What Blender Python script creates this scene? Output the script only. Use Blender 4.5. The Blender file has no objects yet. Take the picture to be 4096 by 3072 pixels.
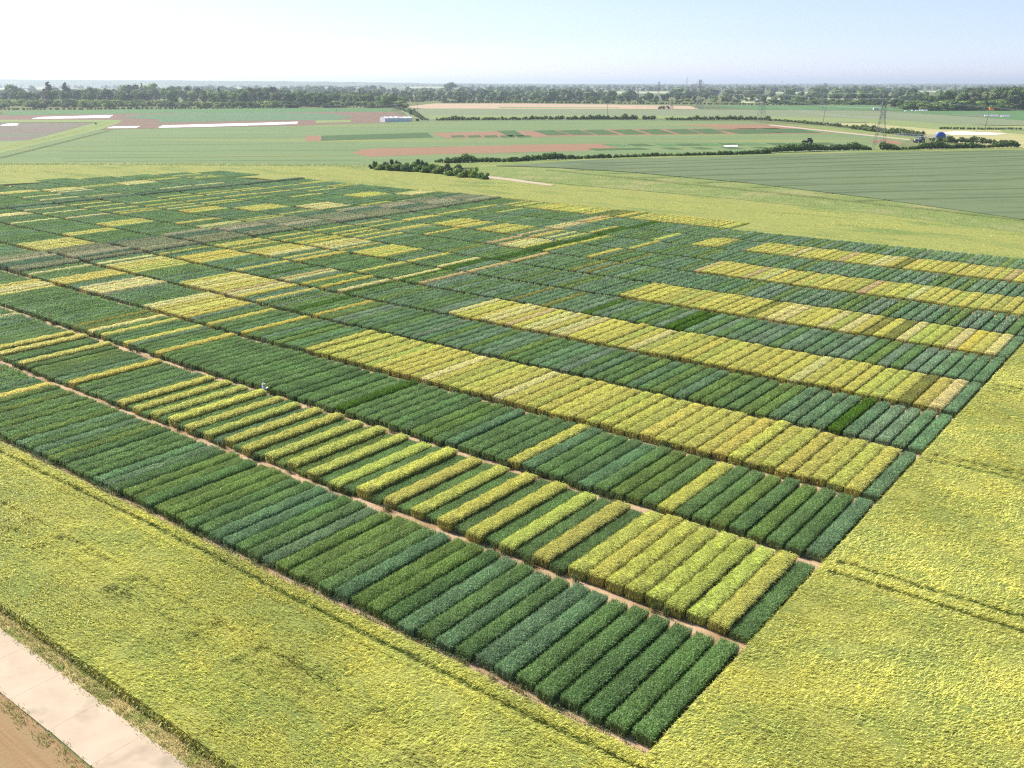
import bpy, math, random
import numpy as np
from mathutils import Vector, Matrix
R = math.radians
S = bpy.context.scene
COL = S.collection
rng = np.random.default_rng(7)
random.seed(7)

# ------------------------------------------------------------------ camera, light
F, CX, CY, YH, H = 3684.0, 2048.0, 1536.0, 329.0, 35.0
PIT = math.atan((CY - YH) / F)
cp, sp = math.cos(PIT), math.sin(PIT)
cd = bpy.data.cameras.new('camera'); cam = bpy.data.objects.new('camera', cd); COL.objects.link(cam)
cam.location = (0, 0, H); cam.rotation_euler = (math.pi / 2 - PIT, 0, 0)
cd.sensor_width = 36; cd.lens = 36 * F / 4096; cd.clip_start = .5; cd.clip_end = 90000
S.camera = cam
SUN_AZ, SUN_EL = -52.0, 43.0
w = bpy.data.worlds.new("World"); S.world = w; w.use_nodes = True
nt = w.node_tree; bg = nt.nodes['Background']
sky = nt.nodes.new('ShaderNodeTexSky'); sky.sky_type = 'NISHITA'; sky.sun_disc = False
sky.sun_elevation = R(SUN_EL); sky.sun_rotation = R(SUN_AZ)
sky.air_density = 1.0; sky.dust_density = .3; sky.ozone_density = 2.0; sky.altitude = 30
tintn = nt.nodes.new('ShaderNodeMix'); tintn.data_type = 'RGBA'; tintn.blend_type = 'MULTIPLY'; tintn.inputs[0].default_value = 1
# summer haze whitens and cools the sky towards the horizon
geo = nt.nodes.new('ShaderNodeTexCoord'); sxyz = nt.nodes.new('ShaderNodeSeparateXYZ'); nt.links.new(geo.outputs['Generated'], sxyz.inputs[0])
prev = None
for z0, z1, c in ((0, 1, (.98, 1.08, 1.75, 1)), (.0, .045, (.92, .97, 1.42, 1)), (.045, .09, (1.03, .98, 1.29, 1)), (.09, .45, (1, 1, 1.08, 1))):
    if prev is None: prev = c; continue
    mr = nt.nodes.new('ShaderNodeMapRange'); mr.inputs[1].default_value = z0; mr.inputs[2].default_value = z1; nt.links.new(sxyz.outputs['Z'], mr.inputs[0])
    mx = nt.nodes.new('ShaderNodeMix'); mx.data_type = 'RGBA'; nt.links.new(mr.outputs[0], mx.inputs[0]); mx.inputs[7].default_value = c
    if isinstance(prev, tuple): mx.inputs[6].default_value = prev
    else: nt.links.new(prev, mx.inputs[6])
    prev = mx.outputs[2]
nt.links.new(prev, tintn.inputs[7])
nt.links.new(sky.outputs[0], tintn.inputs[6]); nt.links.new(tintn.outputs[2], bg.inputs[0]); bg.inputs[1].default_value = 0.085
sd = bpy.data.lights.new('sun', 'SUN'); sun = bpy.data.objects.new('sun', sd); COL.objects.link(sun)
sd.energy = 5.0; sd.angle = R(.5); sd.color = (1.0, .93, .80)
sv = Vector((math.sin(R(SUN_AZ)) * math.cos(R(SUN_EL)), math.cos(R(SUN_AZ)) * math.cos(R(SUN_EL)), math.sin(R(SUN_EL))))
sun.rotation_euler = sv.to_track_quat('Z', 'Y').to_euler(); sun.location = sv * 300
S.view_settings.view_transform = 'Standard'; S.view_settings.look = 'None'
S.view_settings.exposure = 0.74; S.view_settings.gamma = 1.0
S.render.engine = 'CYCLES'
S.cycles.use_denoising = False; S.cycles.pixel_filter_type = 'BLACKMAN_HARRIS'; S.cycles.filter_width = 1.25
S.cycles.max_bounces = 6; S.cycles.diffuse_bounces = 3; S.cycles.transmission_bounces = 3; S.cycles.volume_bounces = 0
S.cycles.caustics_reflective = False; S.cycles.caustics_refractive = False
HAZE = 1.0e-4

# ------------------------------------------------------------------ geometry of the place
def g(x, y, z=0.0):
    """photo pixel -> point of the world at height z"""
    a = (x - CX) / F; b = -(y - CY) / F
    dz = -sp + b * cp; t = (z - H) / dz
    return np.array([a * t, (cp + b * sp) * t])
def pr(X, Y, Z):
    Z = Z - H; d = Y * cp - Z * sp
    return CX + F * X / d, CY - F * (Y * sp + Z * cp) / d
def height(b, t):
    q = g(*b); lo, hi = 0.0, 300.0
    for _ in range(50):
        m = (lo + hi) / 2
        if pr(q[0], q[1], m)[1] > t: lo = m
        else: hi = m
    return lo
Ad = np.array([0.61226164, 0.79065522]); Bd = np.array([0.79065522, -0.61226164])
ANG = -math.atan2(Ad[0], Ad[1])
O = g(2613, 3012)
PW, RP = 1.62, 13.55
def W(u, v, bend=True):
    if bend: v = v + RP * .0031 * np.maximum(0, -u / PW - 52)
    return O[0] + u * Bd[0] + v * Ad[0], O[1] + u * Bd[1] + v * Ad[1]
def to_uv(x, y):
    dx, dy = x - O[0], y - O[1]
    return dx * Bd[0] + dy * Bd[1], dx * Ad[0] + dy * Ad[1]
def vfront(r): return 0.0 if r == 1 else 12.75 + RP * (r - 2)
def vback(r): return 11.2 + RP * (r - 1)

# ------------------------------------------------------------------ helpers
def tag(o, label=None, cat=None, group=None, kind=None):
    if label: o['label'] = label
    if cat: o['category'] = cat
    if group: o['group'] = group
    if kind: o['kind'] = kind
    return o
def link(name, me, parent=None):
    o = bpy.data.objects.new(name, me); COL.objects.link(o)
    if parent: o.parent = parent
    return o
def empty(name, loc, rz=0):
    o = bpy.data.objects.new(name, None); COL.objects.link(o)
    o.location = loc; o.rotation_euler = (0, 0, rz); o.empty_display_size = .5
    return o
def mesh_np(name, V, Fq, Ft, mats, attrs=None, smooth=False):
    """V (n,3); Fq (k,4) quads; Ft (m,3) tris; attrs {name: per-vertex float or (n,3)}"""
    me = bpy.data.meshes.new(name)
    V = np.asarray(V, np.float32)
    Fq = np.asarray(Fq, np.int32).reshape(-1, 4); Ft = np.asarray(Ft, np.int32).reshape(-1, 3)
    me.vertices.add(len(V)); me.vertices.foreach_set('co', V.ravel())
    nl = Fq.size + Ft.size; me.loops.add(nl)
    me.loops.foreach_set('vertex_index', np.concatenate([Fq.ravel(), Ft.ravel()]))
    npoly = len(Fq) + len(Ft); me.polygons.add(npoly)
    st = np.concatenate([np.arange(len(Fq)) * 4, Fq.size + np.arange(len(Ft)) * 3]).astype(np.int32)
    me.polygons.foreach_set('loop_start', st)
    me.update(calc_edges=True)
    me.polygons.foreach_set('use_smooth', np.full(npoly, bool(smooth)))
    for k, a in (attrs or {}).items():
        a = np.asarray(a, np.float32)
        if a.ndim == 1:
            at = me.attributes.new(k, 'FLOAT', 'POINT'); at.data.foreach_set('value', a)
        else:
            at = me.attributes.new(k, 'FLOAT_COLOR', 'POINT')
            at.data.foreach_set('color', np.hstack([a, np.ones((len(a), 1), np.float32)]).ravel())
    for m in (mats if isinstance(mats, (list, tuple)) else [mats]): me.materials.append(m)
    return me
class MB:
    """collects pieces into one mesh"""
    def __init__(s): s.V = []; s.Q = []; s.T = []; s.A = []; s.n = 0
    def add(s, V, Q=(), T=(), tint=None):
        V = np.asarray(V, float).reshape(-1, 3)
        s.V.append(V)
        if len(Q): s.Q.append(np.asarray(Q) + s.n)
        if len(T): s.T.append(np.asarray(T) + s.n)
        s.A.append(np.ones(len(V)) if tint is None else np.broadcast_to(tint, (len(V),)))
        s.n += len(V)
    def box(s, c, size, rz=0, tint=None):
        x, y, z = np.array(size) / 2
        P = np.array([[-x,-y,-z],[x,-y,-z],[x,y,-z],[-x,y,-z],[-x,-y,z],[x,-y,z],[x,y,z],[-x,y,z]])
        cr, sr = math.cos(rz), math.sin(rz)
        P = np.stack([P[:,0]*cr-P[:,1]*sr, P[:,0]*sr+P[:,1]*cr, P[:,2]], 1) + np.array(c)
        s.add(P, [[0,3,2,1],[4,5,6,7],[0,1,5,4],[1,2,6,5],[2,3,7,6],[3,0,4,7]], tint=tint)
    def bar(s, a, b, r0, r1=None, n=5):
        a = np.array(a, float); b = np.array(b, float); r1 = r0 if r1 is None else r1
        d = b - a; L = np.linalg.norm(d); d = d / max(L, 1e-9)
        h = np.array([0,0,1.]) if abs(d[2]) < .9 else np.array([1.,0,0])
        p = np.cross(d, h); p /= np.linalg.norm(p); q = np.cross(d, p)
        t = np.arange(n) * 2 * math.pi / n
        ring = np.cos(t)[:,None]*p + np.sin(t)[:,None]*q
        V = np.vstack([a + ring*r0, b + ring*r1, [a], [b]])
        Q = [[i, (i+1) % n, n+(i+1) % n, n+i] for i in range(n)]
        T = [[(i+1) % n, i, 2*n] for i in range(n)] + [[n+i, n+(i+1) % n, 2*n+1] for i in range(n)]
        s.add(V, Q, T)
    def prism(s, pts, z0, z1):
        n = len(pts); V = [(x, y, z0) for x, y in pts] + [(x, y, z1) for x, y in pts]
        s.add(V, [[i, (i+1) % n, n+(i+1) % n, n+i] for i in range(n)], [])
        s.T.append(np.array([[n+0, n+i, n+i+1] for i in range(1, n-1)]) + s.n - 2*n)
    def mesh(s, name, mat, smooth=False):
        V = np.vstack(s.V); Q = np.vstack(s.Q) if s.Q else np.zeros((0,4)); T = np.vstack(s.T) if s.T else np.zeros((0,3))
        return mesh_np(name, V, Q, T, mat, {'tint': np.concatenate(s.A)}, smooth)
    def build(s, name, mat, parent=None, smooth=False): return link(name, s.mesh(name, mat, smooth), parent)

def ribbons(P, lean, L, wid, up, facing, droop, tint, tcol=None):
    """P base points (n,3); strands that rise by `up`, lean along `lean` (n,2) over length L and droop at the tip"""
    n = len(P)
    lean = np.asarray(lean); fx, fy = np.cos(facing), np.sin(facing)
    side = np.stack([fx, fy, np.zeros(n)], 1) * (wid / 2)[:, None]
    l3 = np.hstack([lean, np.zeros((n, 1))])
    m = P + l3 * (L * .45)[:, None]; m[:, 2] += up * .8
    t = P + l3 * L[:, None]; t[:, 2] += up * 1.0 - droop
    V = np.stack([P - side * .7, P + side * .7, m - side, m + side, t], 1).reshape(-1, 3)
    b = np.arange(n)[:, None] * 5
    Q = b + np.array([0, 1, 3, 2]); T = b + np.array([2, 3, 4])
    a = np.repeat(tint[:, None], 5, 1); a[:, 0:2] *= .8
    return V, Q, T, a.ravel()

# ------------------------------------------------------------------ materials
def mat(name):
    m = bpy.data.materials.new(name); m.use_nodes = True
    n = m.node_tree.nodes; n.clear()
    return m, m.node_tree
def N(t, ty, **kw):
    n = t.nodes.new(ty)
    for k, v in kw.items(): setattr(n, k, v)
    return n
def mixc(t, a, b, fac, mode='MIX'):
    m = N(t, 'ShaderNodeMix', data_type='RGBA', blend_type=mode)
    for s, v in ((0, fac), (6, a), (7, b)):
        if hasattr(v, 'links'): t.links.new(v, m.inputs[s])
        elif s == 0: m.inputs[0].default_value = v
        else: m.inputs[s].default_value = (*v, 1)
    return m.outputs[2]
def noise(t, scale, detail=3, rough=.55, vec=None, lo=.3, hi=.7, stretch=None, rot=0):
    tc = N(t, 'ShaderNodeTexCoord')
    v = tc.outputs['Object']
    if stretch:
        mp = N(t, 'ShaderNodeMapping'); mp.inputs['Scale'].default_value = stretch; mp.inputs['Rotation'].default_value = (0, 0, rot)
        mp.vector_type = 'TEXTURE' if False else 'POINT'
        # rotate first, then stretch
        rn = N(t, 'ShaderNodeVectorRotate', rotation_type='Z_AXIS'); rn.inputs['Angle'].default_value = rot
        mp.inputs['Rotation'].default_value = (0, 0, 0)
        t.links.new(v, rn.inputs['Vector']); t.links.new(rn.outputs[0], mp.inputs['Vector']); v = mp.outputs[0]
    nn = N(t, 'ShaderNodeTexNoise'); nn.inputs['Scale'].default_value = scale
    nn.inputs['Detail'].default_value = detail; nn.inputs['Roughness'].default_value = rough
    t.links.new(v, nn.inputs['Vector'])
    mr = N(t, 'ShaderNodeMapRange'); mr.inputs[1].default_value = lo; mr.inputs[2].default_value = hi
    t.links.new(nn.outputs[0], mr.inputs[0])
    return mr.outputs[0]
def finish(m, t, col, rough=.9, transl=0.0, bump=None, bstr=.3, bdist=.1, spec=.25, sheen=0):
    p = N(t, 'ShaderNodeBsdfPrincipled'); out = N(t, 'ShaderNodeOutputMaterial')
    if hasattr(col, 'links'): t.links.new(col, p.inputs['Base Color'])
    else: p.inputs['Base Color'].default_value = (*col, 1)
    p.inputs['Roughness'].default_value = rough; p.inputs['Specular IOR Level'].default_value = spec
    if bump is not None:
        b = N(t, 'ShaderNodeBump'); b.inputs['Strength'].default_value = bstr; b.inputs['Distance'].default_value = bdist
        t.links.new(bump, b.inputs['Height']); t.links.new(b.outputs[0], p.inputs['Normal'])
    if transl:
        tr = N(t, 'ShaderNodeBsdfTranslucent'); ms = N(t, 'ShaderNodeMixShader'); ms.inputs[0].default_value = transl
        if hasattr(col, 'links'): t.links.new(col, tr.inputs[0])
        else: tr.inputs[0].default_value = (*col, 1)
        t.links.new(p.outputs[0], ms.inputs[1]); t.links.new(tr.outputs[0], ms.inputs[2]); t.links.new(ms.outputs[0], out.inputs[0])
    else: t.links.new(p.outputs[0], out.inputs[0])
    return m
def attr_mul(t, base, name='tint'):
    a = N(t, 'ShaderNodeAttribute', attribute_name=name)
    v = N(t, 'ShaderNodeVectorMath', operation='SCALE')
    t.links.new(base, v.inputs[0]); t.links.new(a.outputs['Fac'], v.inputs['Scale'])
    return v.outputs[0]
def field_mat(name, c1, c2, scale=.5, c3=None, s3=.03, stretch=None, rot=0, bscale=3.0, bstr=.5, bdist=.2, transl=0, rough=.95, m3=(.45, .62), detail=4):
    m, t = mat(name)
    c = mixc(t, c1, c2, noise(t, scale, detail, .6, stretch=stretch, rot=rot))
    if c3: c = mixc(t, c, c3, noise(t, s3, 3, .6, lo=m3[0], hi=m3[1], stretch=stretch, rot=rot))
    return finish(m, t, c, rough, transl, noise(t, bscale, 3, .7, lo=0, hi=1), bstr, bdist, spec=.1)
def plain(name, c, rough=.8, spec=.3, var=.15, scale=2.0, metal=0):
    m, t = mat(name)
    c2 = tuple(x * (1 - var) for x in c)
    cc = mixc(t, c, c2, noise(t, scale))
    finish(m, t, cc, rough, spec=spec)
    for n in t.nodes:
        if n.type == 'BSDF_PRINCIPLED': n.inputs['Metallic'].default_value = metal
    return m
def leaf_mat(name, c, transl=.25, rough=.6, obcol=False, attr=None, spec=.25, col2=None):
    m, t = mat(name)
    if obcol: base = N(t, 'ShaderNodeObjectInfo').outputs['Color']
    elif attr: base = N(t, 'ShaderNodeAttribute', attribute_name=attr).outputs['Color']
    else:
        base = mixc(t, c, col2 or tuple(x * .7 for x in c), noise(t, .25))
    return finish(m, t, attr_mul(t, base), rough, transl, spec=spec)
M = {}
M['crop_o'] = leaf_mat('crop_strands', None, .30, .42, obcol=True, spec=.55)
M['crop_a'] = leaf_mat('crop_strands_far', None, .30, .42, attr='pcol', spec=.55)
M['soil'] = field_mat('trial_soil', (.40, .27, .16), (.52, .38, .25), .8, (.30, .20, .11), .25, bscale=6, bdist=.05)

# ------------------------------------------------------------------ the trial: which variety stands where
GREENS = {'m': (.265, .410, .140), 'u': (.275, .420, .205), 'l': (.300, .420, .115), 'k': (.225, .360, .125), 'w': (.330, .450, .260)}
CROP = dict(GREENS)
CROP.update({'b': (.13, .26, .015), 'd': (.40, .42, .10), 'y': (.78, .75, .20), 'e': (.70, .73, .19), 'p': (.84, .81, .36),
             'g': (.80, .72, .16), 'o': (.78, .67, .30), 'r': (.38, .41, .23), 'a': (.54, .53, .33), 'q': (.20, .31, .18)})
NAMES = {'m': 'mid green wheat', 'u': 'blue-green wheat', 'l': 'yellowish green wheat', 'k': 'dark green wheat', 'w': 'pale blue-green wheat',
         'b': 'vivid dark green cereal', 'd': 'olive ochre cereal', 'y': 'yellow barley', 'e': 'lime-yellow barley', 'p': 'pale cream barley',
         'g': 'golden barley', 'o': 'orange-buff barley', 'r': 'tall grey-green rye', 'a': 'tall pale-headed rye', 'q': 'tall dusky green rye'}
def kind_of(k): return 'wheat' if k in 'mulkwbd' else ('barley' if k in 'yepgo' else 'rye')
plots = {}
def fill(r, a, b, pal):
    for c in range(min(a, b), max(a, b) + 1): plots[(r, c)] = pal[rng.integers(len(pal))]
# extent of each row: (last column right of the rye strip), (range left of it)
for r in range(1, 15):
    lo = 0 if r < 14 else 48
    hi = 98 if r > 3 else 110
    pal = 'mmmmlmmuk' if r <= 2 else ('mmmmulmmmk' if r == 3 else 'muuwuwmlu')
    fill(r, lo, hi + (22 if r in (3, 4) else 0), pal)
    # left half greener, right half bluer in the middle rows
    for c in range(lo, hi + 1):
        if 3 <= r and c > 45 and rng.random() < .35: plots[(r, c)] = 'm'
        if r in (1,) and c < 25 and rng.random() < .3: plots[(r, c)] = 'u'
def seg(r, a, b, pal='y'):
    for c in range(min(a, b), max(a, b) + 1): plots[(r, c)] = pal[rng.integers(len(pal))]
YY = 'yyyyeeyyp'
def one(r, **kw):
    for k, cs in kw.items():
        for c in cs: plots[(r, c)] = k
one(1, g=[54], l=[13, 17, 18, 31, 45], k=[2])
one(2, p=[78], g=[67, 53], y=[65, 61])
for c in range(46, 9, -2): plots[(2, c)] = 'y' if c % 6 else 'e'
seg(2, 8, 1, 'yeyeyy')
seg(3, 92, 88, 'yyp'); one(3, d=[67, 69], p=[66], y=[64, 60, 18, 8], g=[55], b=[33])
one(4, p=[96]); seg(4, 91, 88, 'yyg'); seg(4, 84, 80, 'p'); seg(4, 71, 65, 'pyyy'); one(4, g=[64, 55], y=[60])
seg(4, 46, 1, YY)
one(5, p=[96]); seg(5, 94, 88, 'yyep'); seg(5, 78, 71, 'eyep'); one(5, o=[70], p=[69, 68], g=[67, 55], y=[64], b=[5, 58])
one(6, g=[96, 67, 64]); seg(6, 92, 87, 'yygy'); one(6, y=[79], o=[71], p=[70, 61], b=[60, 74]); seg(6, 45, 1, YY)
one(6, o=[38], p=[36, 33, 32, 25], d=[3])
seg(7, 96, 94, 'yy'); one(7, y=[92, 89, 88, 87, 81, 78, 67], g=[86, 79], p=[85, 84, 61], b=[60, 35, 26, 25], o=[57], d=[44, 40])
one(8, y=[95, 92, 89, 80, 67], g=[88]); seg(8, 86, 82, 'yp'); seg(8, 77, 72, 'yye'); one(8, p=[62], b=[61, 60], o=[57])
seg(8, 36, 1, YY); one(8, d=[22, 11, 9], g=[3], e=[5])
one(9, y=[95, 91, 89, 86, 84], d=[68, 48, 46], b=[60, 59], o=[57], l=[44, 41, 6])
one(10, y=[95, 92, 87, 86, 80, 62, 58, 51], o=[68, 66], p=[65, 64, 63], b=[61, 60, 59])
seg(10, 36, 1, YY); one(10, o=[36, 30, 17], d=[46])
seg(11, 93, 92, 'y'); seg(11, 86, 80, 'yye'); seg(11, 77, 72, 'yey'); one(11, d=[71], o=[69, 67], g=[66], p=[64], y=[62, 58, 50], b=[60, 59], l=[45, 43, 41])
one(12, p=[70, 69], o=[68], y=[93, 62, 51], b=[61, 60]); seg(12, 45, 42, 'y'); seg(12, 37, 1, YY); one(12, o=[25, 6], d=[18])
one(13, y=[93, 87], g=[68], o=[69, 70], b=[60, 59], l=[80])
seg(14, 92, 73, 'yye'); one(14, m=[91, 88, 72], d=[71, 70], g=[68, 67]); seg(14, 65, 48, YY)
for r in range(4, 15): plots[(r, 0)] = 'u'
plots[(2, 0)] = 'k'; plots[(1, 0)] = 'm'; plots[(3, 0)] = 'u'
# rye strip
for r in range(4, 15):
    for c in range(99, 110):
        plots[(r, c)] = ('r', 'r', 'q', 'a')[(c // 3 + r) % 4] if c > 100 else 'r'
# far left block
for r in range(5, 15):
    last = {5: 160, 6: 178, 7: 192, 8: 200, 9: 196, 10: 203, 11: 198, 12: 196, 13: 194, 14: 190}[r]
    fill(r, 110, last, 'mmukm' if r < 9 else 'muukum')
    for c in range(158, 161):
        if (r, c) in plots: plots[(r, c)] = 'qr'[c % 2]
seg(5, 118, 111, 'yye'); seg(6, 122, 120, 'y'); one(6, p=[139]); seg(6, 151, 148, 'p')
seg(7, 128, 124, 'y'); one(7, p=[138, 146, 153])
one(8, y=[119, 118, 110, 153, 148, 143, 138], p=[113, 112, 165, 172]); one(8, g=[136]); seg(8, 184, 181, 'py')
one(9, y=[114, 112, 147, 142, 138, 164], p=[135, 175]); seg(9, 131, 128, 'gyd'); seg(9, 182, 178, 'py'); one(9, w=[194, 189, 192])
seg(10, 127, 121, 'ye'); one(10, y=[114, 152, 148, 142, 137, 135, 182, 180], w=[195, 190]); 
seg(11, 120, 114, 'p'); one(11, k=[113, 112], y=[142, 137, 151, 148], p=[165]); seg(11, 183, 178, 'yp')
one(12, y=[142, 132, 112, 151, 148, 182, 184], p=[165])
seg(13, 126, 121, 'ye'); one(13, y=[142, 137, 110, 149, 187, 181, 178])
seg(14, 120, 116, 'p'); one(14, k=[115, 114], y=[150, 149, 141, 139])
for c in range(160, 175): plots.pop((14, c), None)

# ------------------------------------------------------------------ crop plot meshes
LENP = 12.0
def plot_mesh(kind, n, seed, length, wide, wid, hgt, mname, core=True):
    """one plot: a stand of separate strands round a low core of stems; x across, y along"""
    r = np.random.default_rng(seed)
    hw, hl = wide / 2, length / 2
    x = r.uniform(-hw, hw, n); y = r.uniform(-hl, hl, n)
    # rounded shoulders, uneven top
    ex = np.minimum((hw - np.abs(x)) / .22, 1); ey = np.minimum((hl - np.abs(y)) / .3, 1)
    top = hgt * (.80 + .20 * np.sqrt(np.clip(np.minimum(ex, ey), 0, 1)))
    ph = r.uniform(0, 6, 4)
    top += .035 * np.sin(y * 2.1 + ph[0]) + .03 * np.sin(x * 5 + y * 3.3 + ph[1]) + r.normal(0, .025, n)
    # drilled rows show faintly
    nr = int(round(wide / .135)); 
    xr = (np.round((x + hw) / wide * nr) / nr * wide - hw); x = xr + r.normal(0, .03, n)
    ns = int(n * .62)
    if kind == 'barley':
        L = r.uniform(.20, .36, n) ; up = r.uniform(.10, .20, n); droop = r.uniform(.03, .16, n)
        dirn = np.stack([.93 + r.normal(0, .25, n), -.25 + r.normal(0, .3, n)], 1)
        z0 = top - up; fac = r.normal(1.3, .5, n)
        tint = r.lognormal(0, .22, n); tint *= 1 + .10 * np.sin(y * 1.7 + ph[2]) * np.sin(x * 4 + ph[3])
        wd = np.full(n, wid) * r.uniform(.7, 1.4, n)
    elif kind == 'rye':
        L = r.uniform(.06, .2, n); up = r.uniform(.3, .5, n); droop = r.uniform(0, .06, n)
        dirn = np.stack([.8 + r.normal(0, .4, n), r.normal(0, .4, n)], 1); z0 = top - up; fac = r.uniform(0, math.pi, n)
        tint = r.lognormal(0, .3, n); wd = np.full(n, wid) * r.uniform(.6, 1.2, n)
    else:
        L = r.uniform(.04, .18, n); up = r.uniform(.15, .28, n); droop = r.uniform(0, .03, n)
        dirn = np.stack([.6 + r.normal(0, .6, n), r.normal(0, .6, n)], 1); z0 = top - up; fac = r.uniform(0, math.pi, n)
        tint = r.lognormal(0, .30, n); wd = np.full(n, wid) * r.uniform(.6, 1.3, n)
        tint *= 1 + .12 * np.sin(y * .8 + ph[2])
    V, Q, T, A = ribbons(np.stack([x, y, z0], 1), dirn, L, wd, up, fac, droop, tint)
    # side strands down the flanks
    per = 2 * (wide + length); s = r.uniform(0, per, ns)
    sx = np.where(s < length, -hw, np.where(s < 2 * length, hw, r.uniform(-hw, hw, ns)))
    sy = np.where(s < 2 * length, r.uniform(-hl, hl, ns), np.where(s < 2 * length + wide, -hl, hl))
    outw = np.stack([np.where(s < length, -1, np.where(s < 2 * length, 1, 0)), np.where(s < 2 * length, 0, np.where(s < 2 * length + wide, -1, 1))], 1).astype(float)
    sx += outw[:, 0] * r.uniform(-.09, .02, ns); sy += outw[:, 1] * r.uniform(-.22, .06, ns)
    zz = r.uniform(0, hgt * .62, ns) ** 1.0
    upn = r.uniform(.25, .42, ns); 
    lean = outw * .25 + r.normal(0, .4, (ns, 2))
    fc = np.where(np.abs(outw[:, 0]) > 0, math.pi / 2, 0) + r.normal(0, .5, ns)
    st = r.lognormal(0, .3, ns) * (.62 if kind == 'barley' else .85)
    if kind == 'barley': lean = outw * .45 + np.array([.3, 0]) + r.normal(0, .3, (ns, 2))
    V2, Q2, T2, A2 = ribbons(np.stack([sx, sy, zz], 1), lean, r.uniform(.08, .28, ns), np.full(ns, wid * 1.1), upn, fc, r.uniform(0, .1, ns), st)
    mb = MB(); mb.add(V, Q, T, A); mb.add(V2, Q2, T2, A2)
    # core of stems: lumpy box
    cw, cl, ch = hw - .09, hl - .12, hgt * .74
    nx, ny = 5, max(4, int(length / (.5 if n > 2500 else 1.3)))
    gx, gy = np.meshgrid(np.linspace(-cw, cw, nx), np.linspace(-cl, cl, ny), indexing='ij')
    edge = (np.abs(gx) > cw - .01) | (np.abs(gy) > cl - .01)
    gz = np.where(edge, ch * .86, ch) + r.normal(0, .03, gx.shape)
    I = np.arange(nx * ny).reshape(nx, ny)
    Q3 = np.stack([I[:-1, :-1], I[1:, :-1], I[1:, 1:], I[:-1, 1:]], -1).reshape(-1, 4)
    per_i = np.concatenate([I[:, 0], I[-1, 1:], I[::-1, -1][1:], I[0, ::-1][1:-1]])
    top3 = np.stack([gx, gy, gz], -1).reshape(-1, 3)
    bot = top3[per_i].copy(); bot[:, 2] = 0
    m = len(per_i); k = nx * ny
    Qs = np.array([[per_i[i], k + i, k + (i + 1) % m, per_i[(i + 1) % m]] for i in range(m)])
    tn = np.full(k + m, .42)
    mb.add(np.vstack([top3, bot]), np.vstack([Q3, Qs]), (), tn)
    return mb
HG = {'wheat': .92, 'barley': .98, 'rye': 1.35}
items = []
for (r, c), k in plots.items():
    v0, v1 = vfront(r), vback(r)
    u = -PW * (c + .5)
    x, y = W(u, (v0 + v1) / 2)
    px, py = pr(x, y, .8)
    if not (-420 < px < 4520 and py > 300 and py < 3500) or y < 5: continue
    d = math.hypot(math.hypot(x, y), H)
    items.append(dict(r=r, c=c, k=k, x=x, y=y, d=d, L=v1 - v0, vis=(-60 < px < 4160)))
items.sort(key=lambda i: (not i['vis'], i['d']))
cache = {}
ORD = ['rightmost', 'second', 'third', 'fourth', 'fifth', 'sixth', 'seventh', 'eighth', 'ninth', 'tenth', 'eleventh', 'twelfth', 'thirteenth',
       'fourteenth', 'fifteenth', 'sixteenth', 'seventeenth', 'eighteenth', 'nineteenth']
TENS = {2: 'twent', 3: 'thirt', 4: 'fort', 5: 'fift', 6: 'sixt', 7: 'sevent', 8: 'eight', 9: 'ninet', 10: 'hundred', 11: 'hundred-and-ten'}
def ordinal(n):
    if n < 19: return ORD[n]
    n += 1
    t, o = divmod(n, 10)
    if n >= 100:
        rest = n - 100
        return 'hundredth' if rest == 0 else 'hundred-and-' + ('first' if rest == 1 else ordinal(rest - 1))
    if o == 0: return TENS[t] + 'ieth'
    return TENS[t] + 'y-' + ('first' if o == 1 else ORD[o - 1])
ROWN = ['front', 'second', 'third', 'fourth', 'fifth', 'sixth', 'seventh', 'eighth', 'ninth', 'tenth', 'eleventh', 'twelfth', 'thirteenth', 'farthest']
cnt = {'wheat': 0, 'barley': 0, 'rye': 0}
rest = {'wheat': [], 'barley': [], 'rye': []}
for it in items:
    kd = kind_of(it['k'])
    if cnt[kd] >= 300 or not it['vis']:
        rest[kd].append(it); continue
    cnt[kd] += 1
    tier = 0 if it['d'] < 92 else (1 if it['d'] < 150 else 2)
    n = ({'wheat': 6200, 'barley': 5200, 'rye': 2400}[kd], {'wheat': 3400, 'barley': 3200, 'rye': 1500}[kd], {'wheat': 1500, 'barley': 1500, 'rye': 900}[kd])[tier]
    wid = ({'wheat': .024, 'barley': .028, 'rye': .03}[kd], {'wheat': .033, 'barley': .038, 'rye': .05}[kd], {'wheat': .05, 'barley': .056, 'rye': .075}[kd])[tier]
    vi = int(rng.integers(3)); long1 = it['r'] == 1
    key = (kd, tier, vi, long1)
    if key not in cache:
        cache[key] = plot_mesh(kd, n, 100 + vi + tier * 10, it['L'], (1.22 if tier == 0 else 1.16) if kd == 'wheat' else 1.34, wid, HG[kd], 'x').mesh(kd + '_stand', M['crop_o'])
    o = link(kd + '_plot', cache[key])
    jl = rng.normal(0, .09); o.location = (it['x'] + Ad[0] * jl, it['y'] + Ad[1] * jl, 0.0)
    o.rotation_euler = (0, 0, ANG)
    o.scale = (1 + rng.normal(0, .03), 1 + rng.normal(0, .012), (1 + rng.normal(0, .06)) * ((.78 if kd == 'wheat' else 1.08) if it['r'] == 2 else 1))
    cc = np.array(CROP[it['k']]) * (1 + rng.normal(0, .04)) * (1 + rng.normal(0, .02, 3))
    o.color = (*cc, 1)
    row = ROWN[it['r'] - 1]
    lab = f"{NAMES[it['k']]} plot in the {row} row, {ordinal(it['c'])} strip from its right end"
    tag(o, lab, kd + ' plot', {'wheat': 'green wheat plots of the crop trial', 'barley': 'yellow barley plots of the crop trial', 'rye': 'tall rye plots of the crop trial'}[kd])
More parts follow.
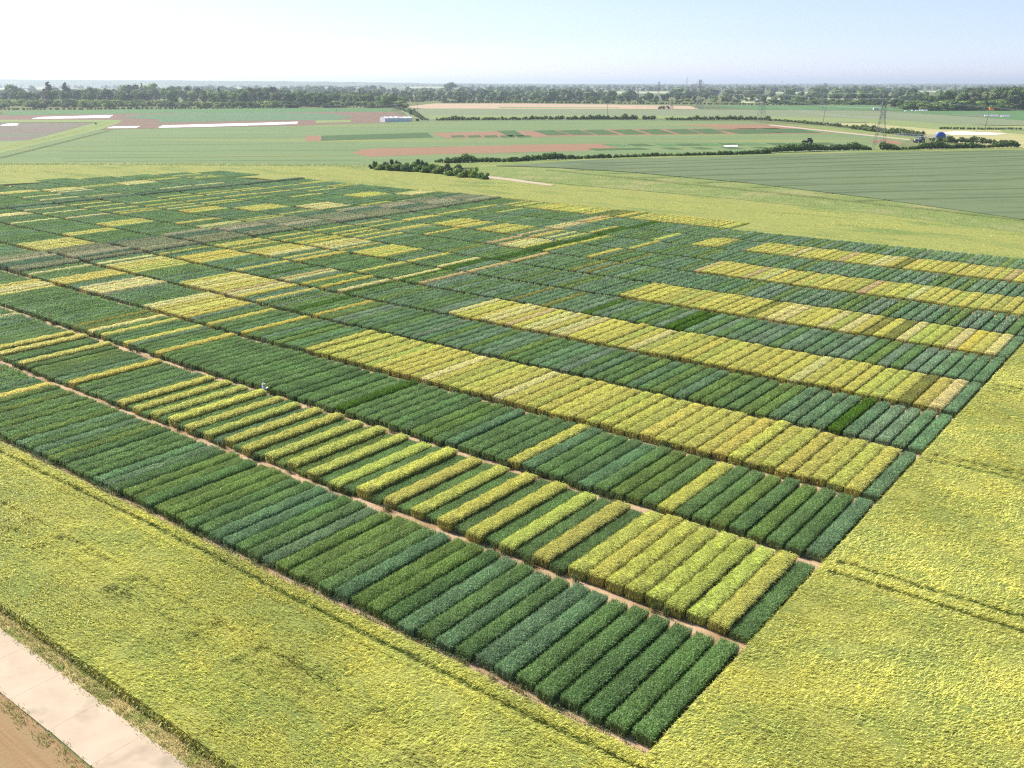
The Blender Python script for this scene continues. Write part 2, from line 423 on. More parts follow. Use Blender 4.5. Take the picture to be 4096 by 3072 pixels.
# everything past the 300 largest: one object per crop
for kd, lst in rest.items():
    if not lst: continue
    Vs, Qs, Ts, As, Cs, off = [], [], [], [], [], 0
    bases = []
    for vi in range(4):
        mb = plot_mesh(kd, {'wheat': 620, 'barley': 620, 'rye': 500}[kd], 300 + vi, LENP, 1.12 if kd == 'wheat' else 1.34, {'wheat': .085, 'barley': .095, 'rye': .12}[kd], HG[kd], 'x')
        bases.append((np.vstack(mb.V), np.vstack(mb.Q), np.vstack(mb.T), np.concatenate(mb.A)))
    ca, sa = math.cos(ANG), math.sin(ANG)
    for it in lst:
        V, Q, T, A = bases[int(rng.integers(4))]
        y = V[:, 1] * (it['L'] / LENP); x = V[:, 0]
        Vs.append(np.stack([it['x'] + x * ca - y * sa, it['y'] + x * sa + y * ca, V[:, 2] * (1 + rng.normal(0, .05))], 1))
        Qs.append(Q + off); Ts.append(T + off); As.append(A); off += len(V)
        cc = np.array(CROP[it['k']]) * (1 + rng.normal(0, .04)) * (1 + rng.normal(0, .02, 3))
        Cs.append(np.tile(cc, (len(V), 1)))
    me = mesh_np('far_' + kd, np.vstack(Vs), np.vstack(Qs), np.vstack(Ts), M['crop_a'], {'tint': np.concatenate(As), 'pcol': np.vstack(Cs)})
    tag(link('far_' + kd + '_plots', me), {'wheat': 'far dark green wheat plots receding towards the bushes', 'barley': 'far yellow barley plots striping the trial towards its far edge', 'rye': 'far tall rye plots along the trial'}[kd], kd + ' plots', kind='stuff')

# ------------------------------------------------------------------ ground sheets
def sheet(name, pts, z, m, kind='structure', label=None, cat=None, world=False, skirt=0.0):
    P = [tuple(p) if world else tuple(g(*p)) for p in pts]
    mb = MB(); n = len(P)
    from mathutils.geometry import tessellate_polygon
    tri = tessellate_polygon([[Vector((x, y, 0)) for x, y in P]])
    tri = [t if (Vector(P[t[1]]) - Vector(P[t[0]])).cross(Vector(P[t[2]]) - Vector(P[t[0]])) > 0 else (t[0], t[2], t[1]) for t in tri]
    mb.add([(x, y, z) for x, y in P], (), tri)
    if skirt:
        mb.add([(x, y, z) for x, y in P] + [(x, y, z - skirt) for x, y in P], [[i, (i+1) % n, n+(i+1) % n, n+i] for i in range(n)])
    o = mb.build(name, m); return tag(o, label, cat, None, kind)
M['plain'] = field_mat('distant_plain', (.10, .14, .05), (.22, .22, .10), .0016, (.07, .11, .04), .0031, bscale=.02, bstr=.2, detail=6)
mb = MB(); mb.add([(-45000, -400, -.02), (45000, -400, -.02), (45000, 60000, -.02), (-45000, 60000, -.02)], [[0, 1, 2, 3]])
tag(mb.build('ground', M['plain']), 'flat farmland reaching the horizon', 'ground', kind='structure')
# soil of the trial
def wp(u, v): return tuple(float(a) for a in W(u, v))
sheet('trial_soil', [wp(.35, -1.3), wp(.35, 200), wp(-160, 205), wp(-265, 205), wp(-340, 140), wp(-330, 60), wp(-200, 20), wp(-150, -1.3)], .004, M['soil'], world=True, label='bare sandy soil of the alleys between the plots', cat='soil')

# ------------------------------------------------------------------ surrounding barley
M['barley_base'] = field_mat('barley_underlayer', (.25, .28, .065), (.14, .19, .05), 1.6, (.32, .32, .08), .09, stretch=(1, 2.4, 1), rot=-ANG, bscale=5, bstr=.8, bdist=.12)
M['barley_far'] = field_mat('barley_canopy_far', (.30, .31, .09), (.23, .26, .07), .25, (.16, .22, .06), .035, stretch=(1, 3, 1), rot=-ANG, bscale=1.2, bstr=.7, bdist=.35, m3=(.52, .66))
M['barley_str'] = leaf_mat('barley_strands', (.74, .70, .15), .34, .45, spec=.4, col2=(.54, .57, .14))
M['barley_side'] = plain('barley_stems', (.20, .22, .06), .9)
TRAM_R = [(24.3, 26.1), (51.0, 52.7), (78.4, 80.0), (105.0, 106.6), (132, 133.6), (159, 160.6)]
def in_tram(u, v):
    """1 where a wheel track has parted the crop"""
    t = np.zeros_like(u)
    t = np.maximum(t, np.exp(-((v + 2.35 - .12 * np.sin(u * .11)) / .30) ** 2) * (u < 1))
    for a, b in TRAM_R:
        for vv in (a, b):
            sag = -.10 * np.clip(u, 0, 60) * .0 + 0
            t = np.maximum(t, np.exp(-((v - vv - sag) / .30) ** 2) * (u > .8))
    for vv, s in ((-7.4, .55), (-9.2, .55)):
        t = np.maximum(t, s * np.exp(-((v - vv - .35 * np.sin(u * .06 + 1)) / .45) ** 2) * (np.sin(u * .9) * np.sin(u * .37 + 1) > -.25) * (u < 6))
    return t
def barley_slab(name, u0, u1, v0, v1, step, label, dens_ref):
    nu, nv = int((u1 - u0) / step) + 1, int((v1 - v0) / step) + 1
    U, Vv = np.meshgrid(np.linspace(u0, u1, nu), np.linspace(v0, v1, nv), indexing='ij')
    X, Y = W(U, Vv)
    # keep only cells the camera could plausibly see
    und = lambda a, b: np.sin(a * .55 + 1.3 * np.sin(b * .31)) * np.sin(b * .47 + 1.1 * np.sin(a * .23))
    Z = .70 + .06 * und(U, Vv) + .04 * und(U * 2.7, Vv * 2.1) + rng.normal(0, .015, U.shape) - .62 * in_tram(U, Vv)
    I = np.arange(nu * nv).reshape(nu, nv)
    Q = np.stack([I[:-1, :-1], I[1:, :-1], I[1:, 1:], I[:-1, 1:]], -1).reshape(-1, 4)
    P = np.stack([X, Y, Z], -1).reshape(-1, 3)
    px, py = pr(P[:, 0], np.maximum(P[:, 1], 1), P[:, 2])
    ok = (px > -700) & (px < 4800) & (py < 3800) & (P[:, 1] > 5)
    Q = Q[ok[Q].all(1)]
    # skirts
    mb = MB(); mb.add(P, Q)
    for line in (I[:, 0], I[:, -1], I[0, :], I[-1, :]):
        a = P[line]; b = a.copy(); b[:, 2] = 0
        k = len(line); okk = ok[line]
        q = np.array([[i, i + 1, k + i + 1, k + i] for i in range(k - 1) if okk[i] and okk[i + 1]])
        if len(q): mb.add(np.vstack([a, b]), q)
    base = mb
    # strands
    cs = 4.0; PP = []; WD = []; DD = []
    for a in np.arange(u0, u1, cs):
        for b in np.arange(v0, v1, cs):
            x, y = W(a + cs / 2, b + cs / 2)
            if y < 5: continue
            p = pr(x, y, .7)
            if not (-500 < p[0] < 4600 and p[1] < 3500): continue
            d = math.hypot(math.hypot(x, y), H)
            n = int(cs * cs * dens_ref * min(1, (62 / d) ** 1.35))
            uu = rng.uniform(a - .1, min(a + cs, u1) + .1, n); vv = rng.uniform(b - .12, min(b + cs, v1) + .12, n)
            PP.append(np.stack([uu, vv], 1)); DD.append(np.full(n, d))
    if PP:
        P2 = np.vstack(PP); D = np.concatenate(DD)
        tr = in_tram(P2[:, 0], P2[:, 1]); patch = und(P2[:, 0] * .35 + 3, P2[:, 1] * .5)
        keep = rng.random(len(P2)) > tr * 1.1
        # thin, grassy places where the crop stands greener
        thin = (und(P2[:, 0] * .8 + 9, P2[:, 1] * 1.7 + 4) > .55) & (rng.random(len(P2)) < .55)
        P2, D, patch, thin = P2[keep], D[keep], patch[keep], thin[keep]
        n = len(P2); X, Y = W(P2[:, 0], P2[:, 1])
        s = np.maximum(1, (D / 62)) ** .75
        L = rng.uniform(.22, .42, n) * s ** .6; up = rng.uniform(.10, .20, n); droop = rng.uniform(.02, .16, n)
        ang = math.atan2(Bd[1], Bd[0]) + .25 + rng.normal(0, .38, n) + .35 * patch
        ld = np.stack([np.cos(ang), np.sin(ang)], 1)
        z0 = .66 + .06 * und(P2[:, 0], P2[:, 1]) + rng.normal(0, .03, n) - np.where(thin, .12, 0)
        wd = rng.uniform(.022, .042, n) * s
        tint = rng.lognormal(0, .3, n) * (1 + .12 * patch) * np.where(thin, .55, 1)
        V, Q, T, A = ribbons(np.stack([X, Y, z0], 1), ld, L, wd, up, ang + 1.45 + rng.normal(0, .35, n), droop, tint)
        k = base.n
        base.add(V, Q, T, A)
        # strands hanging down the cut edges of the crop
        ne = int((u1 - u0) * 60); E1 = np.stack([rng.uniform(u0, u1, ne), np.full(ne, v0) - rng.uniform(0, .12, ne)], 1)
        E2 = np.stack([rng.uniform(u0, u1, ne), np.full(ne, v1) + rng.uniform(0, .12, ne)], 1)
        ng = int((v1 - v0) * 40); E3 = np.stack([np.full(ng, u0) - rng.uniform(-.02, .08, ng), rng.uniform(v0, v1, ng)], 1)
        EE = np.vstack([E1, E2, E3]); X, Y = W(EE[:, 0], EE[:, 1]); ok = (Y > 6) & (Y < 190); EE, X, Y = EE[ok], X[ok], Y[ok]; n = len(EE)
        o_ = np.vstack([np.tile(-Ad, (ne, 1)), np.tile(Ad, (ne, 1)), np.tile(-Bd, (ng, 1))])[ok]
        ld = o_ * .5 + rng.normal(0, .35, (n, 2)); ang = np.arctan2(o_[:, 1], o_[:, 0])
        V, Q, T, A = ribbons(np.stack([X, Y, rng.uniform(0, .5, n)], 1), ld, rng.uniform(.1, .35, n), rng.uniform(.03, .055, n), rng.uniform(.2, .38, n), ang + 1.57 + rng.normal(0, .4, n), rng.uniform(0, .2, n), rng.lognormal(-.25, .3, n))
        base.add(V, Q, T, A)
    Vv_ = np.vstack(base.V); Qn = np.vstack(base.Q); Tn = np.vstack(base.T) if base.T else np.zeros((0, 3))
    me = mesh_np(name, Vv_, Qn, Tn, [M['barley_base'], M['barley_str']], {'tint': np.concatenate(base.A)})
    mi = np.zeros(len(me.polygons), np.int32)
    if PP:
        q_is = (Qn.min(1) >= k); mi[:len(Qn)][q_is] = 1; mi[len(Qn):] = 1
    me.polygons.foreach_set('material_index', mi); me.update()
    return tag(link(name, me), label, 'barley field', kind='stuff')
barley_slab('barley_field', -118, .4, -15.2, -1.35, .45, 'lime-yellow barley field between the concrete road and the plots', 150)
barley_slab('barley_field', .2, 62, -15.2, 199, .6, 'lime-yellow barley field right of the plots, crossed by wheel tracks', 150)
# beyond the plots
def far_poly(name, pts, z, m, label, cat='field', world=False, kind='structure', skirt=0): return sheet(name, pts, z, m, kind, label, cat, world, skirt)
sheet('barley_field', [(-500, 668), (300, 664), (900, 668), (1450, 672), (1900, 716), (2150, 733), (2400, 756), (2900, 800), (3500, 864), (4096, 940), (4900, 1040),
      (4900, 1230)] + [tuple(pr(*W(u, v), .55)) for u, v in [(.9, 150), (.9, 168.9), (-46, 168.9 + 2), (-78, 172), (-78.5, 185), (-160, 187), (-185, 187), (-240, 182), (-248, 176), (-255, 176), (-270, 176), (-285, 170), (-308, 140), (-318, 120), (-325, 95), (-336, 92), (-350, 60)]][2:],
      .55, M['barley_far'], kind='stuff', label='pale wind-rippled barley field beyond the far edge of the plots', cat='barley field', skirt=.5)

def inside(P, poly):
    x, y = P[:, 0], P[:, 1]; c = np.zeros(len(P), bool); n = len(poly); j = n - 1
    for i in range(n):
        xi, yi = poly[i]; xj, yj = poly[j]
        c ^= ((yi > y) != (yj > y)) & (x < (xj - xi) * (y - yi) / (yj - yi + 1e-12) + xi); j = i
    return c
def canopy(name, pts, z, m, dens, wid, L0, up0, label, cat, ang0=None, spread=.5, excl=None, tint_s=.25, dref=230):
    poly = [tuple(g(a, b)) for a, b in pts]; Pa = np.array(poly)
    lo, hi = Pa.min(0), Pa.max(0); n = int((hi - lo).prod() * dens)
    P = rng.uniform(lo, hi, (n, 2)); P = P[inside(P, poly)]
    if excl is not None: P = P[~excl(P)]
    d = np.hypot(P[:, 0], P[:, 1]); P = P[rng.random(len(P)) < np.clip((dref / d) ** 1.3, 0, 1)]; d = np.hypot(P[:, 0], P[:, 1]); n = len(P)
    s = np.maximum(1, d / dref) ** .7
    a = (rng.uniform(0, 6.28, n) if ang0 is None else ang0 + rng.normal(0, spread, n))
    und = np.sin(P[:, 0] * .11 + 1.3 * np.sin(P[:, 1] * .09)) * np.sin(P[:, 1] * .13 + np.sin(P[:, 0] * .05))
    t = rng.lognormal(0, tint_s, n) * (1 + .16 * und)
    V, Q, T, A = ribbons(np.stack([P[:, 0], P[:, 1], z + .03 * und], 1), np.stack([np.cos(a), np.sin(a)], 1), rng.uniform(.6, 1.2, n) * L0 * s, rng.uniform(.6, 1.3, n) * wid * s, up0 * rng.uniform(.5, 1.2, n), a + 1.5 + rng.normal(0, .4, n), rng.uniform(0, .1, n), t)
    return tag(link(name, mesh_np(name, V, Q, T, m, {'tint': A})), label, cat, kind='stuff')
def in_trial(P):
    u, v = to_uv(P[:, 0], P[:, 1]); c = -u / PW; r = (v / RP - .0031 * np.maximum(0, c - 52))
    top = np.interp(c, [-5, 47, 48, 160, 176, 190, 200, 230], [12.9, 12.9, 13.9, 13.9, 13.9, 13.5, 10, 8])
    return (r < top) & (u < .4) 
canopy('barley_canopy', [(-300, 664), (900, 670), (1450, 674), (1900, 720), (2150, 737), (2400, 760), (2900, 804), (3500, 868), (4096, 944), (4700, 1020), (4700, 1140), (4096, 1075), (3300, 985), (1900, 800), (900, 718), (-300, 760)], .50, M['barley_str'], 2.6, .17, .8, .14, 'wind-laid ears of the barley beyond the far plots', 'barley', math.atan2(Bd[1], Bd[0]) + .2, .5, in_trial, .2)

# ------------------------------------------------------------------ road corner
M['concrete'] = field_mat('concrete', (.54, .44, .33), (.46, .37, .27), .5, (.34, .28, .20), .35, bscale=8, bstr=.15, bdist=.02, m3=(.56, .75), rough=.85)
M['stubble'] = field_mat('bare_seedbed', (.34, .22, .12), (.25, .16, .08), 1.6, (.30, .21, .11), .35, stretch=(.12, 3.2, 1), rot=-ANG, bscale=4, bdist=.08)
M['verge'] = field_mat('dry_verge', (.52, .40, .20), (.40, .32, .14), .9, (.24, .26, .07), .5, bscale=6, bstr=.8, bdist=.12, m3=(.5, .6))
M['grass'] = leaf_mat('grass_blades', (.52, .46, .18), .3, .6, col2=(.26, .32, .08))
sheet('verge', [wp(-140, -15.25), wp(30, -15.25), wp(30, -16.3), wp(-140, -16.3)], .05, M['verge'], world=True, label='dry grassy verge between road and barley', cat='verge')
sheet('bare_field', [wp(-140, -19.9), wp(10, -19.9), wp(0, -60), wp(-140, -60)], .01, M['stubble'], world=True, label='brown drilled field beyond the concrete road', cat='field')
mb = MB()
for i, a in enumerate(np.arange(-120, 30, 4.6)):
    e = rng.normal(0, .03, 4)
    P = [wp(a, -19.45 + e[0]), wp(a + 4.585, -19.45 + e[1]), wp(a + 4.585, -16.3 + e[2]), wp(a, -16.3 + e[3])]
    mb.prism(P, .0, .07)
tag(mb.build('concrete_road', M['concrete']), 'pale concrete farm road laid in slabs', 'road', kind='structure')
sheet('road_bed', [wp(-140, -19.9), wp(30, -19.9), wp(30, -16.2), wp(-140, -16.2)], .03, M['verge'], world=True, label='weedy edge under the concrete slabs', cat='verge')
def tufts(name, UV, hgt, wid, m, label, cat, tint=(1, .3), lean=.5, per=10, spread=.15):
    UV = np.repeat(np.asarray(UV), per, 0); n = len(UV)
    UV = UV + rng.normal(0, spread, UV.shape)
    X, Y = W(UV[:, 0], UV[:, 1])
    a = rng.uniform(0, 2 * math.pi, n)
    h = hgt * rng.uniform(.5, 1.15, n)
    V, Q, T, A = ribbons(np.stack([X, Y, np.full(n, .01)], 1), np.stack([np.cos(a), np.sin(a)], 1), h * lean, np.full(n, wid), h, a + 1.57, h * .15, rng.lognormal(0, tint[1], n) * tint[0])
    me = mesh_np(name, V, Q, T, m, {'tint': A})
    return tag(link(name, me), label, cat, kind='stuff')
def scatter(n, u0, u1, v0, v1): return np.stack([rng.uniform(u0, u1, n), rng.uniform(v0, v1, n)], 1)
tufts('verge_grass', np.vstack([scatter(1700, -60, 10, -16.35, -15.2), scatter(420, -60, 10, -20.2, -19.5)]), .2, .03, M['grass'], 'dry grass and weeds fringing the concrete road', 'grass')
M['weed'] = leaf_mat('weed_leaves', (.10, .17, .07), .25, .6, col2=(.20, .24, .08))
M['weedr'] = leaf_mat('dry_weeds', (.34, .26, .11), .25, .7, col2=(.20, .22, .08))
cl = rng.uniform(-116, .5, 260)
tufts('weeds', np.vstack([np.stack([cl, rng.uniform(-1.1, -.1, 260)], 1), scatter(260, -116, 2.5, -1.2, -.2), scatter(60, .2, 3.5, -2.8, .4)]), .5, .04, M['weed'], 'weeds and thin volunteers along the front edge of the plots', 'weeds')
tufts('dry_weeds', np.vstack([scatter(500, -116, 2.5, -1.3, -.1), scatter(60, .4, 3, -2.2, 0)]), .35, .035, M['weedr'], 'rusty dry weeds on the soil strip before the plots', 'weeds')
# stray clumps left standing at plot ends
cu = []
for r in range(2, 12):
    vv = vfront(r)
    n = {2: 40, 3: 70}.get(r, 44)
    us = -PW * rng.integers(0, 92, n) - rng.uniform(.2, 1.4, n)
    cu.append(np.stack([us, vv - rng.uniform(.0, .45, n)], 1))
cu = np.vstack(cu)
tufts('volunteer_wheat', cu, .75, .045, M['weed'], 'dark tufts of wheat standing proud in the alleys', 'wheat tufts', per=42, spread=.17, lean=.18, tint=(.75, .3))

# ------------------------------------------------------------------ fields beyond
FM = {}
FM['wheat'] = field_mat('bluish_wheat', (0.163, 0.205, 0.102), (0.120, 0.163, 0.079), .35, (0.086, 0.129, 0.066), .05, stretch=(.35, 3, 1), rot=R(-8), bscale=1.0, bstr=.5, bdist=.3, m3=(.5, .7))
FM['wheat2'] = field_mat('pale_wheat', (0.181, 0.243, 0.106), (0.138, 0.198, 0.079), .06, (0.232, 0.251, 0.079), .02, stretch=(.12, 1.3, 1), bscale=.6, bstr=.4, bdist=.3, m3=(.55, .7))
FM['lime'] = field_mat('lime_crop', (0.232, 0.281, 0.099), (0.198, 0.251, 0.092), .03, stretch=(.2, 1.5, 1), bscale=.4)
FM['emerald'] = field_mat('emerald_crop', (0.086, 0.182, 0.059), (0.103, 0.198, 0.073), .05, bscale=.5)
FM['grey'] = field_mat('grey_green_crop', (0.206, 0.236, 0.125), (0.172, 0.213, 0.112), .02, (0.138, 0.167, 0.092), .012, stretch=(.3, 2, 1), bscale=.3, m3=(.6, .7))
FM['brown'] = field_mat('bare_brown', (0.224, 0.152, 0.110), (0.184, 0.122, 0.087), .08, stretch=(.2, 2, 1), bscale=1)
FM['brown2'] = field_mat('bare_reddish', (0.299, 0.182, 0.114), (0.258, 0.152, 0.091), .1, stretch=(.15, 2, 1), bscale=1)
FM['mauve'] = field_mat('bare_mauve', (0.204, 0.167, 0.137), (0.177, 0.137, 0.110), .05, (0.163, 0.182, 0.122), .02, stretch=(.2, 2, 1), bscale=1)
FM['sand'] = field_mat('sandy_field', (0.480, 0.360, 0.242), (0.416, 0.304, 0.195), .03, stretch=(.15, 2, 1), bscale=.5)
FM['cream'] = field_mat('cream_grass', (0.440, 0.400, 0.203), (0.376, 0.352, 0.156), .04, (0.320, 0.320, 0.117), .03, stretch=(.2, 2, 1), bscale=.5)
FM['fleece'] = plain('white_fleece', (.85, .85, .84), .7)
FM['rough'] = field_mat('rough_grass', (.24, .29, .09), (.17, .23, .065), .25, (.30, .30, .12), .06, bscale=1.5, bstr=.9, bdist=.5, m3=(.5, .65))
FM['path'] = field_mat('pale_track', (0.496, 0.400, 0.312), (0.432, 0.352, 0.257), .3, bscale=2)
FM['patch'] = field_mat('trial_green', (0.065, 0.118, 0.046), (0.086, 0.144, 0.050), .3, stretch=(.2, 3, 1), bscale=1.2, bstr=.8, bdist=.3)
FM['veg'] = field_mat('vegetable_rows', (0.095, 0.175, 0.086), (0.138, 0.213, 0.112), .2, stretch=(2, .3, 1), bscale=1.2, bstr=.8, bdist=.3)
FM['wood_floor'] = field_mat('scrub_ground', (0.103, 0.129, 0.033), (0.163, 0.175, 0.053), .02, bscale=.1)
def fld(name, m, pts, label, z, cat='field'): return sheet(name, pts, z, FM[m], 'structure', label, cat, skirt=z - .02 if z > .25 else 0)
fld('scrub', 'wood_floor', [(-600, 442), (0, 440), (1150, 434), (1560, 433), (1720, 412), (2400, 414), (3100, 418), (4096, 440), (4900, 446), (4900, 384), (3300, 392), (2000, 386), (600, 380), (-600, 384)], 'scrubby ground under the distant trees', .02, 'scrub')
fld('wheat_field', 'wheat2', [(-500, 664), (-500, 640), (0, 612), (400, 519), (900, 508), (1190, 503), (1640, 486), (2000, 482), (2500, 480), (3010, 486), (3120, 500), (3300, 520), (3640, 562), (3560, 600), (3000, 622), (2500, 640), (2000, 662), (1450, 670), (900, 666), (0, 662)], 'wide pale green wheat field stretching across the left middle distance', .03)
fld('grass_margin', 'rough', [(-500, 652), (0, 652), (900, 656), (1480, 662), (1960, 690), (1960, 730), (1450, 676), (900, 672), (0, 668), (-500, 668)], 'rough tussocky grass strip along the far edge of the barley', .30)
fld('wheat_field', 'wheat', [(1985, 668), (2400, 642), (3000, 627), (3500, 613), (4096, 604), (4900, 596), (4900, 985), (4096, 885), (3500, 800), (3000, 738), (2500, 692), (2200, 674)], 'smooth blue-green wheat field on the right beyond the barley', .60)
fld('grass_verge', 'rough', [(1900, 672), (1985, 664), (2200, 672), (2500, 690), (3000, 736), (3500, 798), (4096, 883), (4900, 983), (4900, 1035), (4096, 936), (3500, 860), (2900, 796), (2400, 752), (2150, 729), (1930, 712)], 'tufted grass verge between the barley and the blue-green wheat', .34)
fld('grass_margin', 'rough', [(1500, 655), (2000, 650), (2500, 632), (3000, 618), (3500, 604), (4096, 594), (4900, 588), (4900, 600), (4096, 608), (3500, 617), (3000, 630), (2400, 646), (1985, 672), (1600, 678)], 'grassy foot of the long hedge', .36)
fld('farm_track', 'path', [(1700, 674), (1850, 690), (1955, 711), (2030, 719), (2110, 730), (2215, 746), (2205, 750), (2100, 737), (2020, 726), (1950, 719), (1840, 697), (1690, 680)], 'pale concrete track curving past the bushes', .62, 'track')
M['rough_s'] = leaf_mat('rough_grass_blades', (.42, .44, .18), .35, .6, col2=(.24, .32, .09))
canopy('rough_grass', [(1930, 690), (2150, 700), (2500, 706), (3000, 745), (3500, 806), (4096, 890), (4700, 975), (4700, 1025), (4096, 934), (3500, 858), (2900, 795), (2400, 751), (2150, 728), (1960, 714)], .25, M['rough_s'], 2.6, .09, .35, .28, 'seeding grasses on the verge beside the blue-green wheat', 'grass', tint_s=.4)
canopy('rough_grass', [(-300, 654), (900, 658), (1480, 662), (1950, 690), (1940, 716), (1450, 676), (900, 671), (-300, 667)], .25, M['rough_s'], 1.3, .2, .5, .45, 'seeding grasses behind the pale barley and under the bushes', 'grass', tint_s=.4, dref=380)
M['wheat_s'] = leaf_mat('wheat_ears', (.17, .22, .095), .25, .6, col2=(.13, .18, .08))
FM['tram'] = field_mat('wheel_tracks', (0.095, 0.126, 0.047), (0.120, 0.153, 0.058), .6, bscale=1, bstr=.6, bdist=.3)
def track(px0, y0, px1, y1, label, z=.63, w_=.5, gap=1.8, m='tram', bend=0):
    a, b = g(px0, y0, z), g(px1, y1, z); mb = MB(); d = (b - a) / np.linalg.norm(b - a); nrm = np.array([-d[1], d[0]])
    for s in (-gap / 2, gap / 2):
        n = 60; t_ = np.linspace(0, 1, n); c = a[None] + (b - a)[None] * t_[:, None] + nrm * (s + bend * np.sin(t_ * math.pi) + .12 * np.sin(t_ * 37 + s))[:, None]
        ww = w_ / 2 * (1 + .35 * rng.normal(size=n).clip(-1, 1))[:, None]
        V = np.vstack([np.hstack([c - nrm * ww, np.full((n, 1), z)]), np.hstack([c + nrm * ww, np.full((n, 1), z)])])
        mb.add(V, [[i, i + 1, n + i + 1, n + i] for i in range(n - 1)])
    return tag(mb.build('wheel_track', FM[m]), label, 'wheel track', kind='structure')
for i, (yl, xl) in enumerate([(650, 2330), (662, 2250), (675, 2300), (688, 2420), (706, 2560), (728, 2780), (748, 3000), (775, 3260), (806, 3420)]):
    track(xl, yl + (2896 - xl) * .010, 4700, yl + (xl - 4700) * .030 + (8 if i > 6 else 0), 'wheel tracks in the blue-green wheat field')
track(2190, 678, 4700, 945, 'headland wheel tracks following the edge of the blue-green wheat', bend=3)
for y0, y1 in ((646, 640), (633, 622), (607, 600), (580, 572), (552, 545)): track(250 if y0 > 600 else 500, y0, 1440, y1, 'faint wheel tracks in the pale green wheat field', z=.05, w_=.45)
track(0, 632, 440, 522, 'dark edge line beside the diagonal grass path', z=.09, w_=1.2)
# left middle distance
fld('bare_field', 'brown', [(-500, 462), (0, 459), (500, 454), (1000, 449), (1562, 446), (1625, 464), (1560, 490), (1200, 502), (900, 507), (400, 518), (450, 500), (485, 482), (0, 479), (-500, 482)], 'reddish brown bare field with covered strips', .05)
fld('vegetable_field', 'emerald', [(15, 446), (300, 440), (816, 436), (1100, 432), (1562, 434), (1568, 447), (1000, 450), (820, 451), (10, 461)], 'narrow emerald crop strip under the distant trees', .08)
fld('vegetable_field', 'veg', [(477, 471), (560, 459), (816, 452), (1100, 450), (1330, 455), (1420, 469), (1348, 480), (1000, 483), (632, 491), (637, 478)], 'blue-green vegetable rows on the brown field', .10)
fld('vegetable_field', 'lime', [(1261, 482), (1405, 480), (1405, 489), (1265, 492)], 'small light green patch beside the net tunnel', .10)
fld('grass_path', 'lime', [(-500, 484), (0, 479), (485, 480), (470, 489), (-500, 492)], 'thin pale grass path between brown fields', .08, 'path')
fld('bare_field', 'mauve', [(-500, 492), (0, 491), (370, 492), (115, 562), (0, 567), (-500, 590)], 'mauve-brown bare field at the left edge', .06)
fld('grass_path', 'lime', [(-500, 665), (-500, 590), (0, 566), (115, 562), (370, 493), (440, 486), (490, 482), (470, 495), (400, 519), (0, 614), (-200, 650)], 'diagonal yellow-green grass path', .07, 'path')
fld('grass_path', 'rough', [(-200, 630), (0, 588), (240, 540), (440, 488), (452, 488), (300, 534), (0, 600)], 'worn yellow strip along the diagonal path', .09, 'path')
mbf = [('long', [(634, 511), (650, 503), (800, 499), (1000, 494), (1192, 488), (1189, 496), (1000, 502), (800, 508)]), ('far', [(128, 476), (165, 469), (455, 461), (438, 471)]), ('short', [(430, 513), (455, 507), (562, 506), (548, 512)]), ('edge', [(2, 503), (30, 496), (75, 496), (72, 502), (2, 512)])]
FL = {'long': 'longest white fleece strip covering the crop on the brown field', 'far': 'white fleece strip farthest back beside the emerald crop', 'short': 'short white fleece strip left of the longest one', 'edge': 'small white fleece cover at the left edge of the picture'}
for k, pts in mbf:
    P = [tuple(g(*p)) for p in pts]; c = np.mean(P, 0)
    mb = MB()
    # low rows of hoops under fleece: several ridges
    e0, e1 = np.array(P[0]), np.array(P[-1])
    if k == 'long':
        top = [P[1], P[2], P[3], P[4]]; bot = [P[0], P[7], P[6], P[5]]
    else:
        top = [P[1], P[2]]; bot = [P[0], P[3]]
    nrow = 6
    T_ = np.array(top); B_ = np.array(bot); ns = 40
    s = np.linspace(0, len(top) - 1, ns)
    tx = np.stack([np.interp(s, range(len(top)), T_[:, i]) for i in (0, 1)], 1); bx = np.stack([np.interp(s, range(len(bot)), B_[:, i]) for i in (0, 1)], 1)
    q = np.linspace(0, 1, nrow * 4 + 1); zz = .12 + .38 * np.abs(np.sin(q * math.pi * nrow)) ; zz[0] = zz[-1] = .06
    G = bx[:, None, :] * (1 - q)[None, :, None] + tx[:, None, :] * q[None, :, None]
    Z = np.tile(zz, (ns, 1)) + rng.normal(0, .03, (ns, len(q)))
    I = np.arange(ns * len(q)).reshape(ns, len(q))
    mb.add(np.concatenate([G, Z[..., None]], 2).reshape(-1, 3), np.stack([I[:-1, :-1], I[1:, :-1], I[1:, 1:], I[:-1, 1:]], -1).reshape(-1, 4))
    tag(mb.build('fleece_cover', FM['fleece']), FL[k], 'crop cover')
# trial strips in the middle
fld('bare_strip', 'brown2', [(1450, 598), (1530, 593), (1800, 587), (2100, 579), (2440, 574), (2470, 590), (2345, 603), (2000, 612), (1700, 618), (1480, 628), (1405, 612)], 'bare reddish strip in the pale green field', .06)
fld('bare_strip', 'brown2', [(1222, 543), (1285, 543), (1284, 564), (1224, 565)], 'small red-brown square at the strip end', .07)
fld('bare_strip', 'brown2', [(1720, 533), (1975, 526), (2480, 517), (2990, 514), (3100, 512), (3330, 536), (3000, 536), (2500, 541), (2100, 549), (1790, 554)], 'brown ground between the far trial plots', .065)
fld('bare_strip', 'brown2', [(2711, 500), (2900, 497), (3070, 497), (3200, 506), (3240, 514), (2960, 516), (2860, 510)], 'brown strip nearest the second hedge', .065)
fld('bare_strip', 'brown2', [(3475, 562), (3540, 557), (3620, 572), (3590, 578), (3500, 574)], 'bare reddish patch behind the nearest pylon', .065)
fld('crop_strip', 'patch', [(1286, 543), (1710, 531), (1735, 550), (1284, 563)], 'dark green trial strip on the left', .09)
ps = []
